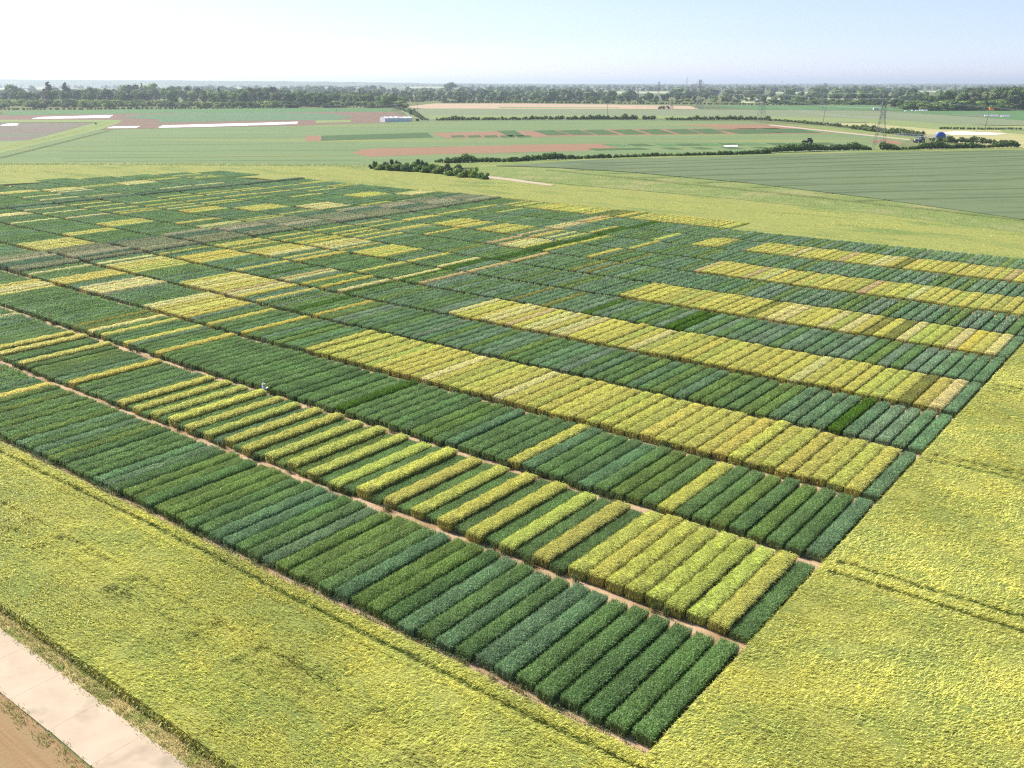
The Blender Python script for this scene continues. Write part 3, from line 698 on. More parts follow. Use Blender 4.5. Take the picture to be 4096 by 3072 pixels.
for i, x in enumerate(range(1800, 2130, 66)): ps.append(('patch', [(x, 543), (x + 52, 541), (x + 64, 549), (x + 10, 551)]))
for i, x in enumerate([1990, 2130, 2230, 2330, 2440, 2550, 2660, 2760]): ps.append(('patch', [(x, 524 - i * .9), (x + 84, 521 - i * .9), (x + 150, 541 - i), (x + 62, 543 - i)] if i else [(1985, 524), (2060, 522), (2100, 545), (2040, 547)]))
ps += [('patch', [(2860, 519), (3020, 516), (3130, 533), (2960, 536)]), ('patch', [(3020, 514), (3200, 516), (3290, 533), (3120, 533)])]
for i, x in enumerate([2345, 2445, 2560, 2640, 2720, 2810, 2900, 3000, 3090, 3180]):
    ps.append((('emerald', 'patch')[i % 2], [(x + 60, 577 - i * .6), (x + 130, 576 - i * .6), (x + 175, 584 - i * .6), (x + 98, 586 - i * .6)]))
for i, x in enumerate([2345, 2400, 2455, 2510, 2640, 2760, 2880, 3000, 3120]):
    ps.append(('patch', [(x, 596 - i), (x + 45, 594 - i), (x + 95, 601 - i), (x + 45, 603 - i)]))
for k, pts in ps: tag(sheet('crop_strip', pts, .10, FM[k], 'structure'), 'small dark green crop plot in the middle distance', 'crop plot')
sheet('white_cover', [(2893, 583), (2950, 581), (2952, 587), (2900, 588)], .16, FM['fleece'], None, 'small white sheet on the green plots behind the hedge', 'crop cover')
# beyond the second hedge
fld('pale_field', 'grey', [(1600, 440), (1700, 434), (2400, 437), (3060, 440), (3400, 442), (3560, 446), (3800, 462), (4096, 478), (4900, 500), (4900, 530), (4096, 505), (3500, 493), (3233, 490), (3060, 478), (2500, 474), (1700, 478), (1640, 470)], 'grey-green field beyond the second hedge', .05)
fld('pale_field', 'lime', [(1700, 462), (2400, 461), (3060, 466), (3400, 474), (3700, 486), (3500, 488), (3233, 487), (3060, 477), (2500, 473), (1730, 476)], 'lighter green strip behind the second hedge', .07)
fld('sandy_field', 'sand', [(1600, 430), (1660, 422), (1740, 414), (2100, 414), (2430, 418), (2760, 424), (2800, 437), (2000, 435), (1700, 434)], 'sand-coloured field before the far trees', .06)
fld('grass_strip', 'lime', [(1990, 427), (2480, 430), (2480, 433), (2000, 432)], 'thin green strip on the sandy field', .08)
fld('emerald_field', 'emerald', [(2835, 421), (3100, 423), (3500, 420), (3560, 430), (3720, 442), (3560, 441), (3000, 438)], 'bright emerald field left of the nearest pylon', .08)
fld('emerald_field', 'emerald', [(3560, 446), (3700, 443), (4096, 441), (4900, 442), (4900, 486), (4096, 482), (3820, 463)], 'emerald field under the right-hand wood', .09)
fld('cream_field', 'cream', [(3233, 491), (3500, 491), (4096, 503), (4900, 520), (4900, 640), (4096, 612), (3850, 575), (3700, 548), (3450, 512), (3300, 500)], 'cream coloured dry grassland at the right edge', .05)
fld('grass_strip', 'lime', [(3450, 489), (3620, 485), (4096, 510), (4500, 516), (4096, 522), (3760, 518), (3560, 502)], 'green strip crossing the cream grassland', .09)
fld('grass_strip', 'lime', [(4000, 522), (4096, 520), (4500, 530), (4096, 538), (4010, 530)], 'short green patch at the right edge', .09)
fld('grass_strip', 'rough', [(3060, 492), (3300, 506), (3500, 528), (3700, 556), (3600, 556), (3400, 534), (3200, 508)], 'yellow-green grass between the hedge and the dirt track', .10)
fld('dirt_track', 'path', [(3074, 499), (3120, 502), (3300, 521), (3640, 557), (3640, 562), (3280, 524), (3080, 503)], 'straight dirt track running to the machinery', .12, 'track')
sheet('white_cover', [(3738, 532), (3790, 528), (3850, 526), (4030, 535), (3960, 541), (3812, 540)], .15, FM['fleece'], None, 'large white sheet on the cream grassland', 'crop cover')
M['pale_far'] = field_mat('far_pale_field', (.42, .44, .26), (.36, .38, .22), .004, bscale=.05)

# ------------------------------------------------------------------ trees
def clumps(centres, radii, n, size, seed, tint0=1.0, squash=.85):
    r = np.random.default_rng(seed)
    centres = np.array(centres, float); radii = np.array(radii, float)
    wgt = radii ** 2 / (radii ** 2).sum()
    idx = r.choice(len(radii), n, p=wgt)
    d = r.normal(size=(n, 3)); d /= np.linalg.norm(d, axis=1)[:, None]
    d[:, 2] = np.where(d[:, 2] < -.35, -d[:, 2] * .6, d[:, 2])
    rad = radii[idx] * (1 - .35 * r.random(n) ** 2 + .08 * r.normal(size=n))
    P = centres[idx] + d * rad[:, None] * np.array([1, 1, squash])
    # small leaf clusters: bent quads with random tilt around the outward normal
    nrm = d + r.normal(0, .55, (n, 3)); nrm /= np.linalg.norm(nrm, axis=1)[:, None]
    h = np.where(np.abs(nrm[:, 2:3]) < .9, np.array([[0, 0, 1.]]), np.array([[1., 0, 0]]))
    a = np.cross(nrm, h); a /= np.linalg.norm(a, axis=1)[:, None]; b = np.cross(nrm, a)
    s = (size * r.uniform(.5, 1.3, n))[:, None]
    k = r.uniform(.5, 1.2, (n, 1))
    V = np.stack([P - a * s, P - b * s * k, P + a * s * .9, P + b * s * k * .9 + nrm * s * .3], 1).reshape(-1, 3)
    Q = np.arange(n)[:, None] * 4 + np.array([0, 1, 2, 3])
    lobe_t = r.lognormal(0, .16, len(radii))[idx]
    t = np.repeat(lobe_t * r.lognormal(0, .28, n) * tint0, 4)
    return V, Q, t
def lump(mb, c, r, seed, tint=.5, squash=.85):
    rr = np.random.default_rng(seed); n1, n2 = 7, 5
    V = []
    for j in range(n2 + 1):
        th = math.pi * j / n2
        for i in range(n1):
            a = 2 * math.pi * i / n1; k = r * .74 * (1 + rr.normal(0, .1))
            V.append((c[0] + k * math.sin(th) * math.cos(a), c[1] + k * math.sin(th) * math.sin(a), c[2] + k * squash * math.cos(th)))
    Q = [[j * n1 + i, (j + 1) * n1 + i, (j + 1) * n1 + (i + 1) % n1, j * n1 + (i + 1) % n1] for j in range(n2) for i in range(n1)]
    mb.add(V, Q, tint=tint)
M['leaf'] = leaf_mat('tree_foliage', None, .22, .65, obcol=True, spec=.2)
M['bark'] = plain('bark', (.10, .075, .05), .9)
LEAFC = {'oak': (.14, .24, .045), 'light': (.25, .36, .08), 'dark': (.075, .15, .040), 'copper': (.11, .06, .055), 'grey': (.21, .28, .12), 'conifer': (.045, .085, .045), 'lime': (.32, .42, .07)}
def tree_proto(kind, seed):
    r = np.random.default_rng(seed); c, rad = [], []
    if kind == 'round':
        for i in range(14):
            a = r.uniform(0, 6.28); q = r.uniform(0, .27); c.append((q * math.cos(a), q * math.sin(a), r.uniform(.2, .82))); rad.append(r.uniform(.15, .24))
        c.append((0, 0, .6)); rad.append(.27); tr = .028
    elif kind == 'broad':
        for i in range(15):
            a = r.uniform(0, 6.28); q = r.uniform(.05, .48); z = r.uniform(.26, .80) - q * .25; c.append((q * math.cos(a), q * math.sin(a), z)); rad.append(r.uniform(.14, .24))
        c.append((0, 0, .55)); rad.append(.33); tr = .035
    elif kind == 'poplar':
        for i in range(10): c.append((r.normal(0, .02), r.normal(0, .02), .12 + .085 * i)); rad.append(.10 * (1 - abs(i - 4) / 9) + .015)
        tr = .02
    elif kind == 'conifer':
        for i in range(12):
            z = .12 + .072 * i; a = r.uniform(0, 6.28); q = .15 * (1 - i / 13); c.append((q * math.cos(a), q * math.sin(a), z)); rad.append(.23 * (1 - i / 13.5) + .02)
        tr = .025
    else:  # bush
        for i in range(9):
            a = r.uniform(0, 6.28); q = r.uniform(.1, .55); c.append((q * math.cos(a), q * math.sin(a), r.uniform(.16, .66))); rad.append(r.uniform(.2, .36))
        tr = .03
    mb = MB()
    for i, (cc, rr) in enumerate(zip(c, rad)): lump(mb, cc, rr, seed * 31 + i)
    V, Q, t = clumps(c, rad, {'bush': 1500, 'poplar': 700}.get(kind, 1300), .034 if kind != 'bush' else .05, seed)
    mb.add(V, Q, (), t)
    # normalise so the highest leaf is at 1
    zt = max(v[:, 2].max() for v in mb.V)
    for v in mb.V: v[:, 2] *= 1 / zt
    crown = mb.mesh(kind + '_crown', M['leaf'])
    tb = MB(); tb.bar((0, 0, 0), (0, 0, .42), tr, tr * .6, 6)
    for i in range(4):
        a = r.uniform(0, 6.28); tb.bar((0, 0, .25 + .04 * i), (.16 * math.cos(a), .16 * math.sin(a), .5 + .05 * i), tr * .45, tr * .15, 4)
    return crown, tb.mesh(kind + '_trunk', M['bark'])
PROTO = {k: [tree_proto(k, 11 * j + s) for s in range(3)] for j, k in enumerate(['round', 'broad', 'poplar', 'conifer', 'bush'], 1)}
def tree(x, y, h, kind, colr, label, cat='tree', group=None, wide=1.0, name=None):
    crown, trunk = PROTO[kind][int(rng.integers(3))]
    name = name or {'round': 'broadleaf_tree', 'broad': 'broadleaf_tree', 'poplar': 'poplar_tree', 'conifer': 'conifer_tree', 'bush': 'bush'}[kind]
    e = empty(name, (x, y, 0), rng.uniform(0, 6.28)); e.scale = (h * wide, h * wide, h)
    a = link('crown', crown, e); b = link('trunk', trunk, e)
    cc = np.array(LEAFC[colr]) * (1 + rng.normal(0, .10)) * (1 + rng.normal(0, .05, 3)); a.color = (*cc, 1)
    tag(e, label, cat, group); return e
def tpx(px, by, ty, kind, colr, label, wide=1.0, **kw):
    q = g(px, by); return tree(q[0], q[1], height((px, by), ty), kind, colr, label, wide=wide, **kw)
# notable trees of the skyline, each from its foot and top in the photo
KEY = [
 (200, 412, 325, 'conifer', 'copper', 1.15, 'tall dark purple copper beech above the scrub at the far left'),
 (212, 424, 357, 'round', 'oak', 1.0, 'green tree in front of the purple copper beech'),
 (270, 412, 328, 'conifer', 'conifer', 1.25, 'dark pointed cedar right of the copper beech'),
 (60, 408, 335, 'broad', 'light', 1.0, 'broad pale green tree at the far left edge'),
 (102, 402, 358, 'round', 'dark', .9, 'small dark tree beside the broad pale one'),
 (360, 410, 345, 'broad', 'dark', 1.0, 'wide dark oak left of the tall oak group'),
 (430, 408, 350, 'broad', 'oak', 1.0, 'rounded oak behind the left scrub'),
 (510, 424, 363, 'broad', 'dark', 1.0, 'big dark dome-shaped oak standing forward of the wood'),
 (502, 400, 336, 'round', 'light', .9, 'pale upright tree behind the dome-shaped oak'),
 (536, 400, 333, 'round', 'dark', .9, 'dark tree with a knobbly top beside the pale upright one'),
 (573, 400, 330, 'conifer', 'conifer', .55, 'narrow dark conifer poking above the tree line'),
 (608, 402, 327, 'round', 'light', 1.15, 'tallest fresh green tree of the left tree line'),
 (680, 402, 346, 'round', 'oak', 1.0, 'oak right of the tallest green tree'),
 (705, 400, 340, 'round', 'grey', 1.0, 'grey-green tree in the left tree line'),
 (755, 402, 341, 'round', 'dark', .7, 'slim dark tree in the left tree line'),
 (800, 404, 346, 'broad', 'copper', .8, 'reddish copper tree among the green ones'),
 (880, 410, 348, 'conifer', 'dark', 1.0, 'pointed dark tree above the pale scrub'),
 (935, 412, 360, 'broad', 'grey', .8, 'low grey-green tree before the central wood'),
 (985, 418, 350, 'round', 'oak', 1.1, 'oak at the left of the central wood'),
 (1020, 416, 346, 'round', 'dark', 1.2, 'dark oak in the central wood'),
 (1065, 416, 348, 'broad', 'oak', .8, 'large green oak in front of the copper tree'),
 (1085, 410, 342, 'round', 'copper', 1.0, 'dark copper tree on the skyline of the central wood'),
 (1440, 402, 352, 'poplar', 'oak', 1.2, 'left poplar of the close pair'), (1455, 402, 354, 'poplar', 'oak', 1.1, 'right poplar of the close pair'),
 (1484, 400, 359, 'poplar', 'oak', 1.0, 'slim poplar right of the pair'), (1498, 400, 362, 'poplar', 'oak', 1.0, 'small poplar at the right end of the row'),
 (1392, 402, 369, 'poplar', 'oak', 1.0, 'lone poplar left of the pair'),
 (1575, 428, 372, 'broad', 'oak', .9, 'broad oak at the corner of the sandy field'),
 (1664, 408, 381, 'conifer', 'dark', .9, 'dark tree by the near telegraph pole'),
 (1838, 413, 382, 'round', 'dark', 1.0, 'dark round tree standing on the edge of the sandy field'),
 (1840, 408, 388, 'broad', 'grey', 1.0, 'grey tree behind the round one'),
 (2100, 408, 385, 'broad', 'light', 1.2, 'silvery tree by the red-roofed house'),
 (1800, 372, 327, 'broad', 'oak', 1.5, 'very large domed tree clump rising above the horizon'),
 (2900, 412, 382, 'broad', 'oak', 1.0, 'isolated oak between the pylons'),
 (2858, 412, 398, 'round', 'light', 1.0, 'small bush-like tree left of the isolated oak'),
 (3055, 416, 388, 'round', 'oak', 1.1, 'oak standing behind the second pylon'),
 (3095, 414, 396, 'round', 'dark', 1.0, 'low dark tree right of the second pylon'),
 (2295, 398, 366, 'round', 'grey', 1.2, 'pale conical willow near the white roof'),
 (2430, 396, 364, 'round', 'grey', 1.2, 'grey rounded willow beyond the hedge'),
]
for px, by, ty, kd, cl_, wd, lb in KEY: tpx(px, by, ty, kd, cl_, lb, wide=wd)
# the belts of trees between
def belt(n, x0, x1, by0, by1, top, kinds, cols, where, wide=1.0, jitter=5):
    for i in range(n):
        px = x0 + (x1 - x0) * (i + rng.random()) / n
        by = rng.uniform(by0, by1); f = (px - x0) / (x1 - x0)
        ty = np.interp(px, *zip(*top)) + rng.normal(0, jitter) * .6 + (by1 - by) * -.05
        ty = min(ty, by - 10)
        k = kinds[int(rng.integers(len(kinds)))]; c = cols[int(rng.integers(len(cols)))]
        cn = {'oak': 'mid green', 'light': 'pale green', 'dark': 'dark green', 'grey': 'grey-green', 'copper': 'copper', 'lime': 'yellow-green', 'conifer': 'blackish'}[c]
        kn = {'round': 'round-crowned tree', 'broad': 'wide-crowned tree', 'poplar': 'poplar', 'conifer': 'pointed tree', 'bush': 'low bush'}[k]
        tpx(px, by, ty, k, c, f'{cn} {kn} {where}', wide=wide, group=where.split(',')[0] + ', ' + cn + ' ' + kn)
belt(44, -120, 1000, 404, 424, [(-200, 362), (300, 362), (600, 352), (1000, 366)], ['round', 'broad', 'round'], ['oak', 'dark', 'light', 'oak'], 'in the wood on the far left')
belt(74, -120, 1150, 422, 433, [(-200, 398), (300, 396), (520, 398), (900, 408), (1150, 402)], ['bush'], ['light', 'lime', 'oak', 'light'], 'in the scrub before the left wood', 1.5, 3)
belt(40, 960, 1620, 420, 432, [(960, 402), (1620, 404)], ['bush'], ['light', 'oak', 'dark'], 'at the foot of the central wood', 1.6, 4)
belt(40, 1600, 3300, 405, 413, [(1600, 394), (3300, 396)], ['bush'], ['light', 'oak', 'dark', 'grey'], 'filling the hedgeline beyond the sandy field', 1.9, 3)
belt(52, 960, 1620, 412, 430, [(960, 366), (1200, 366), (1400, 374), (1620, 384)], ['round', 'broad', 'round'], ['oak', 'dark', 'oak', 'light'], 'in the dense central wood')
belt(14, 960, 1600, 398, 410, [(960, 356), (1200, 358), (1400, 364), (1620, 372)], ['round', 'broad'], ['dark', 'oak'], 'at the back of the central wood')
belt(44, 1600, 2500, 399, 411, [(1600, 380), (2000, 382), (2200, 384), (2500, 386)], ['broad', 'round'], ['oak', 'grey', 'dark', 'light'], 'behind the sandy field')
belt(38, 2350, 3250, 396, 410, [(2350, 384), (2700, 376), (3100, 378), (3250, 384)], ['broad', 'round'], ['oak', 'grey', 'light', 'dark'], 'between the middle pylons')
belt(22, 3080, 3600, 404, 418, [(3080, 384), (3300, 376), (3600, 376)], ['broad', 'round'], ['oak', 'dark', 'light', 'grey'], 'behind the nearest pylon')
belt(16, 3530, 3900, 418, 436, [(3530, 400), (3650, 386), (3800, 372), (3900, 352)], ['broad', 'round'], ['oak', 'dark', 'oak'], 'at the left of the right-hand wood')
belt(28, 3780, 4250, 424, 441, [(3780, 362), (3900, 350), (4100, 346), (4250, 346)], ['broad', 'round', 'broad'], ['oak', 'dark', 'dark', 'oak', 'grey'], 'in the tall right-hand wood')
belt(10, 3650, 4250, 398, 412, [(3650, 374), (3900, 366), (4250, 360)], ['broad', 'round'], ['grey', 'light', 'oak'], 'behind the right-hand wood')
belt(34, 3080, 3620, 414, 420, [(3080, 398), (3620, 398)], ['bush'], ['light', 'oak', 'dark', 'grey'], 'in the scrub above the emerald field', 2.0, 4)
belt(30, 3600, 4250, 434, 443, [(3600, 412), (3750, 402), (4250, 396)], ['bush'], ['oak', 'dark', 'light'], 'at the foot of the right-hand wood', 1.7, 5)
# near bushes beside the track
for px, by, ty, c, wd, lb in [(1482, 680, 657, 'dark', .75, 'small dark bush at the left end of the bush row'), (1500, 681, 640, 'oak', .5, 'slender bush second from the left end'),
      (1540, 684, 645, 'oak', .85, 'rounded bush in the left half of the row'), (1582, 685, 633, 'dark', .62, 'tall leafy bush rising above its neighbours'),
      (1625, 690, 645, 'grey', .75, 'greyish bush in the middle of the row'), (1660, 688, 645, 'oak', .6, 'small rounded bush right of the greyish one'), (1688, 690, 632, 'dark', .6, 'tallest dark bush of the row'),
      (1740, 697, 652, 'oak', .85, 'wide bush right of the tallest one'), (1790, 700, 652, 'grey', .7, 'thin greyish bush near the track'),
      (1830, 711, 655, 'grey', .75, 'bush leaning over the track bend'), (1895, 715, 665, 'lime', .75, 'bright green bush beside the track'), (1940, 722, 690, 'oak', 1.0, 'lowest bush at the right end beside the track')]:
    tpx(px, by, ty, 'bush', c, lb, wide=wd, cat='bush')
for i, (px, by, ty, c) in enumerate([(1520, 684, 655, 'light'), (1560, 686, 652, 'oak'), (1604, 688, 650, 'light'), (1643, 689, 654, 'oak'), (1674, 690, 650, 'light'), (1712, 694, 654, 'oak'), (1765, 699, 660, 'light'), (1812, 707, 664, 'oak'), (1855, 713, 670, 'light'), (1918, 718, 686, 'oak'), (1590, 672, 648, 'oak'), (1700, 676, 646, 'oak')]):
    tpx(px, by, ty, 'bush', c, ('pale' if c == 'light' else 'green') + ' low bush filling the bush row beside the track', wide=1.3, cat='bush', group='low bushes filling the bush row, ' + c)
tpx(1650, 459, 434, 'bush', 'dark', 'lone dark shrub on the grassy bank beside the pole', wide=.8, cat='bush')
tpx(1692, 480, 471, 'bush', 'lime', 'small shrub at the foot of the grassy bank', wide=1.2, cat='bush')
tpx(383, 498, 490, 'bush', 'lime', 'little bright shrub on the diagonal grass path', wide=1.2, cat='bush')
for px, w_ in ((2640, 1), (2655, 1.2), (2672, 1)): tpx(px, 436, 423, 'bush', 'conifer', {2640: 'left', 2655: 'middle', 2672: 'right'}[px] + ' bush of the small dark clump on the sandy field', wide=w_, cat='bush')
# ------------------------------------------------------------------ hedges
M['hedge'] = leaf_mat('hedge_foliage', (.17, .27, .05), .25, .65, col2=(.10, .18, .035))
M['hedge2'] = leaf_mat('hedge_foliage_light', (.17, .24, .065), .25, .65, col2=(.11, .17, .05))
def hedge(path, label, m='hedge', size=.45, dens=14, width=2.2, name='hedge', vary=.22):
    """path: list of (px, base_y, top_y) in the photo; a mass of leaf clumps along it"""
    c, rad = [], []; mb = MB()
    P = [g(a, b) for a, b, t in path]; Hh = [height((a, b), t) for a, b, t in path]
    for (p, q, h0, h1) in zip(P[:-1], P[1:], Hh[:-1], Hh[1:]):
        L = np.linalg.norm(q - p); n = max(2, int(L / (width * .36)))
        for i in range(n):
            f = (i + rng.random() * .6) / n; h = (h0 + (h1 - h0) * f) * (1 + rng.normal(0, vary))
            rr = max(.5, h * .5); x, y = p + (q - p) * f + rng.normal(0, width * .12, 2)
            c.append((x, y, h * .5)); rad.append(rr)
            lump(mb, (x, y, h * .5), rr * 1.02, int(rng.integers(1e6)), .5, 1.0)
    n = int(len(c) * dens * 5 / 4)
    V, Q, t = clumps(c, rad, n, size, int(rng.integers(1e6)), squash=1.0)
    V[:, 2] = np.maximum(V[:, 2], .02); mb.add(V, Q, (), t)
    return tag(mb.build(name, M[m]), label, 'hedge')
hedge([(1745, 652, 640), (1800, 655, 632), (1865, 652, 618), (1890, 651, 628), (2040, 650, 632), (2150, 643, 620), (2200, 642, 608), (2235, 640, 615), (2330, 638, 624), (2400, 635, 617), (2560, 630, 618), (2615, 628, 610), (2660, 627, 616), (2900, 622, 606), (3040, 618, 600), (3080, 616, 594)], 'long thick dark hedge crossing from the bushes towards the nearest pylon', size=.5, dens=26, width=2.6, vary=.13)
hedge([(3020, 612, 597), (3090, 611, 590), (3120, 610, 577), (3200, 608, 575), (3265, 605, 574), (3300, 605, 584), (3370, 604, 576), (3425, 603, 570), (3470, 603, 583), (3484, 602, 592)], 'tall stretch of dark hedge left of the nearest pylon', size=.5, dens=26, width=3, vary=.12)
hedge([(3525, 602, 568), (3550, 602, 572), (3600, 602, 588), (3660, 600, 585), (3700, 599, 565), (3760, 598, 566), (3800, 597, 578), (3880, 596, 572), (3940, 593, 580), (3990, 592, 570), (4040, 591, 562), (4075, 590, 570)], 'dark hedge right of the nearest pylon, ending by the right edge', size=.5, dens=26, width=3, vary=.12)
hedge([(3790, 572, 548), (3830, 573, 556), (3880, 573, 545), (3940, 576, 553), (3990, 578, 562), (4060, 580, 560)], 'paler hedge behind the white sheet end', 'hedge2', .55, 22, 3)
hedge([(3720, 562, 552), (3760, 568, 552), (3800, 570, 550)], 'short pale hedge right of the blue machine', 'hedge2', .55, 20, 3)
hedge([(1750, 483, 474), (1770, 482, 471), (1830, 483, 466), (1880, 482, 468), (1950, 482, 469), (2060, 481, 470), (2080, 481, 474)], 'dark middle hedge, leftmost piece behind the green field', size=.7, dens=16, width=4)
hedge([(2070, 481, 474), (2090, 481, 467), (2110, 481, 474), (2122, 480, 466), (2190, 480, 466), (2200, 480, 468), (2255, 480, 464)], 'dark middle hedge, second piece from the left', size=.7, dens=16, width=4)
hedge([(2268, 480, 464), (2330, 480, 464), (2370, 480, 463), (2465, 479, 464), (2480, 479, 469), (2490, 480, 462), (2512, 480, 463), (2530, 480, 462), (2550, 480, 463)], 'dark middle hedge, longest piece around the telegraph pole', size=.7, dens=16, width=4)
hedge([(2572, 480, 464), (2600, 480, 464), (2622, 480, 465)], 'dark middle hedge, shortest isolated piece', size=.7, dens=16, width=4)
hedge([(2662, 482, 467), (2750, 482, 470), (2770, 481, 466), (2900, 481, 466), (2945, 481, 463), (3000, 481, 468), (3070, 482, 468), (3085, 484, 474)], 'dark middle hedge, right piece ending at the second pylon', size=.7, dens=16, width=4)
hedge([(3090, 482, 476), (3180, 490, 482), (3250, 498, 488), (3330, 504, 495), (3345, 506, 494), (3400, 512, 505)], 'low diagonal hedge, upper part', 'hedge2', .6, 14, 3.4)
hedge([(3405, 516, 504), (3450, 520, 503), (3500, 528, 508), (3540, 533, 515), (3600, 538, 516), (3650, 545, 522), (3690, 548, 527)], 'thick diagonal hedge behind the nearest pylon', 'hedge2', .6, 20, 3.4)
hedge([(3760, 517, 508), (3900, 519, 511), (4090, 519, 511)], 'straight low hedge on the cream grassland', 'hedge2', .7, 12, 4, vary=.05)
hedge([(-150, 442, 433), (300, 440, 431), (560, 438, 427), (900, 436, 427), (1150, 434, 427)], 'clipped dark hedge under the scrub on the far left', size=1.0, dens=9, width=9, vary=.07)
hedge([(1290, 431, 424), (1440, 430, 425), (1560, 431, 425)], 'clipped hedge before the central wood', size=1.0, dens=9, width=8, vary=.07)
hedge([(1760, 413, 404), (2100, 413, 401), (2450, 416, 408), (2900, 420, 411), (3110, 422, 412)], 'long dark hedge behind the sandy field', size=1.2, dens=9, width=10, vary=.1)
hedge([(3110, 421, 411), (3330, 420, 410), (3520, 419, 410)], 'dark hedge above the emerald field', size=1.2, dens=9, width=10, vary=.1)
hedge([(1575, 432, 428), (1620, 444, 436), (1660, 462, 448), (1690, 478, 468), (1712, 482, 476)], 'pale scrubby bank beside the net tunnel', 'hedge2', .8, 14, 5)

# ------------------------------------------------------------------ far woodland, hills
PALE = [(2350, 2720, 366, 374), (2990, 3120, 390, 412), (3660, 3830, 364, 369), (80, 190, 350, 356), (600, 700, 353, 358), (1640, 1760, 346, 351), (900, 1010, 350, 356), (3100, 3330, 368, 374), (-300, 120, 352, 358), (2000, 2250, 343, 346), (1180, 1330, 349, 352), (3300, 3600, 394, 398), (3600, 3760, 408, 416)]
for x0, x1, y0, y1 in PALE: tag(sheet('pale_field', [(x0, y0 + 1), (x1, y0), (x1 + 20, y1), (x0 - 30, y1 + .5)], .3, M['pale_far'], 'structure'), 'pale field showing between far woods', 'field')
M['far_wood'] = leaf_mat('far_woodland', (.085, .14, .045), .1, .9, col2=(.13, .18, .06))
mb = MB()
rw = np.random.default_rng(5)
bandy = [395, 389, 383, 378, 373, 368, 364, 360, 356.5, 353, 350, 347.5, 345, 343, 341, 339.5, 338]
for bi, by in enumerate(bandy):
    d = H * F / (by - YH); hw = d * .62
    th = 16 + rw.normal(0, 1)
    step = th * 1.1; x = -hw
    ph = rw.uniform(0, 50); gap = .02 if by > 384 else (.12 if by > 360 else .2)
    P = []
    while x < hw:
        dens = math.sin(x / d * 9 + ph) + math.sin(x / d * 23 + ph * 2) * .7
        ppx = CX + F * x / (d * cp + H * sp)
        if dens > -.45 + gap * 2.6 and rw.random() > gap and not any(x0 - 10 < ppx < x1 + 10 and y0 - 1 < by < y1 + (6 if by > 365 else 3) for x0, x1, y0, y1 in PALE):
            h = th * rw.uniform(.65, 1.15); P.append((x + rw.normal(0, step * .3), d * (1 + rw.normal(0, .018)), h * .5, h * rw.uniform(.5, .8)))
        x += step * rw.uniform(.6, 1.3)
    if not P: continue
    P = np.array(P)
    n1, n2 = 6, 4
    for p in P:
        rr = p[3]; V = []
        for j in range(n2 + 1):
            t_ = math.pi * j / n2
            for i in range(n1):
                a = 6.283 * i / n1; k = rr * (1 + rw.normal(0, .16)); V.append((p[0] + k * 1.15 * math.sin(t_) * math.cos(a), p[1] + k * math.sin(t_) * math.sin(a), max(0, p[2] + k * .85 * math.cos(t_))))
        mb.add(V, [[j * n1 + i, (j + 1) * n1 + i, (j + 1) * n1 + (i + 1) % n1, j * n1 + (i + 1) % n1] for j in range(n2) for i in range(n1)], tint=rw.lognormal(0, .3))
        if by > 362 :
            V, Q, t = clumps([(p[0], p[1], p[2])], [rr * 1.05], 26, rr * .28, int(rw.integers(1e6)))
            mb.add(V, Q, (), t)
tag(mb.build('far_woodland', M['far_wood']), 'hazy woodland and hedgerows spread over the plain to the horizon', 'woodland', kind='stuff')
# low hills on the left horizon
M['hill'] = field_mat('hill_woodland', (.07, .11, .045), (.12, .16, .07), .004, (.20, .22, .12), .0012, bscale=.02, bstr=.6, bdist=6, m3=(.6, .7))
n = 120; xs = np.linspace(-9500, 5200, n); mbh = MB()
top = np.interp(xs, [-9500, -5200, -4000, -3000, -1800, -600, 600, 2400, 5200], [66, 66, 60, 54, 42, 26, 16, 12, 8]) + np.cumsum(rw.normal(0, 1.1, n)) * .4 + rw.normal(0, 1.6, n)
rows = [(8200, 0), (8500, .7), (9300, 1.0), (10500, .8), (12500, 0)]
V = [(x * (1 + (yy - 8200) / 9000), yy, max(-1, t * k - .5) if k else -1) for yy, k in rows for x, t in zip(xs, top)]
mbh.add(V, [[j * n + i, j * n + i + 1, (j + 1) * n + i + 1, (j + 1) * n + i] for j in range(len(rows) - 1) for i in range(n - 1)])
tag(mbh.build('hills', M['hill']), 'low wooded blue hills on the left horizon', 'hills', kind='structure')

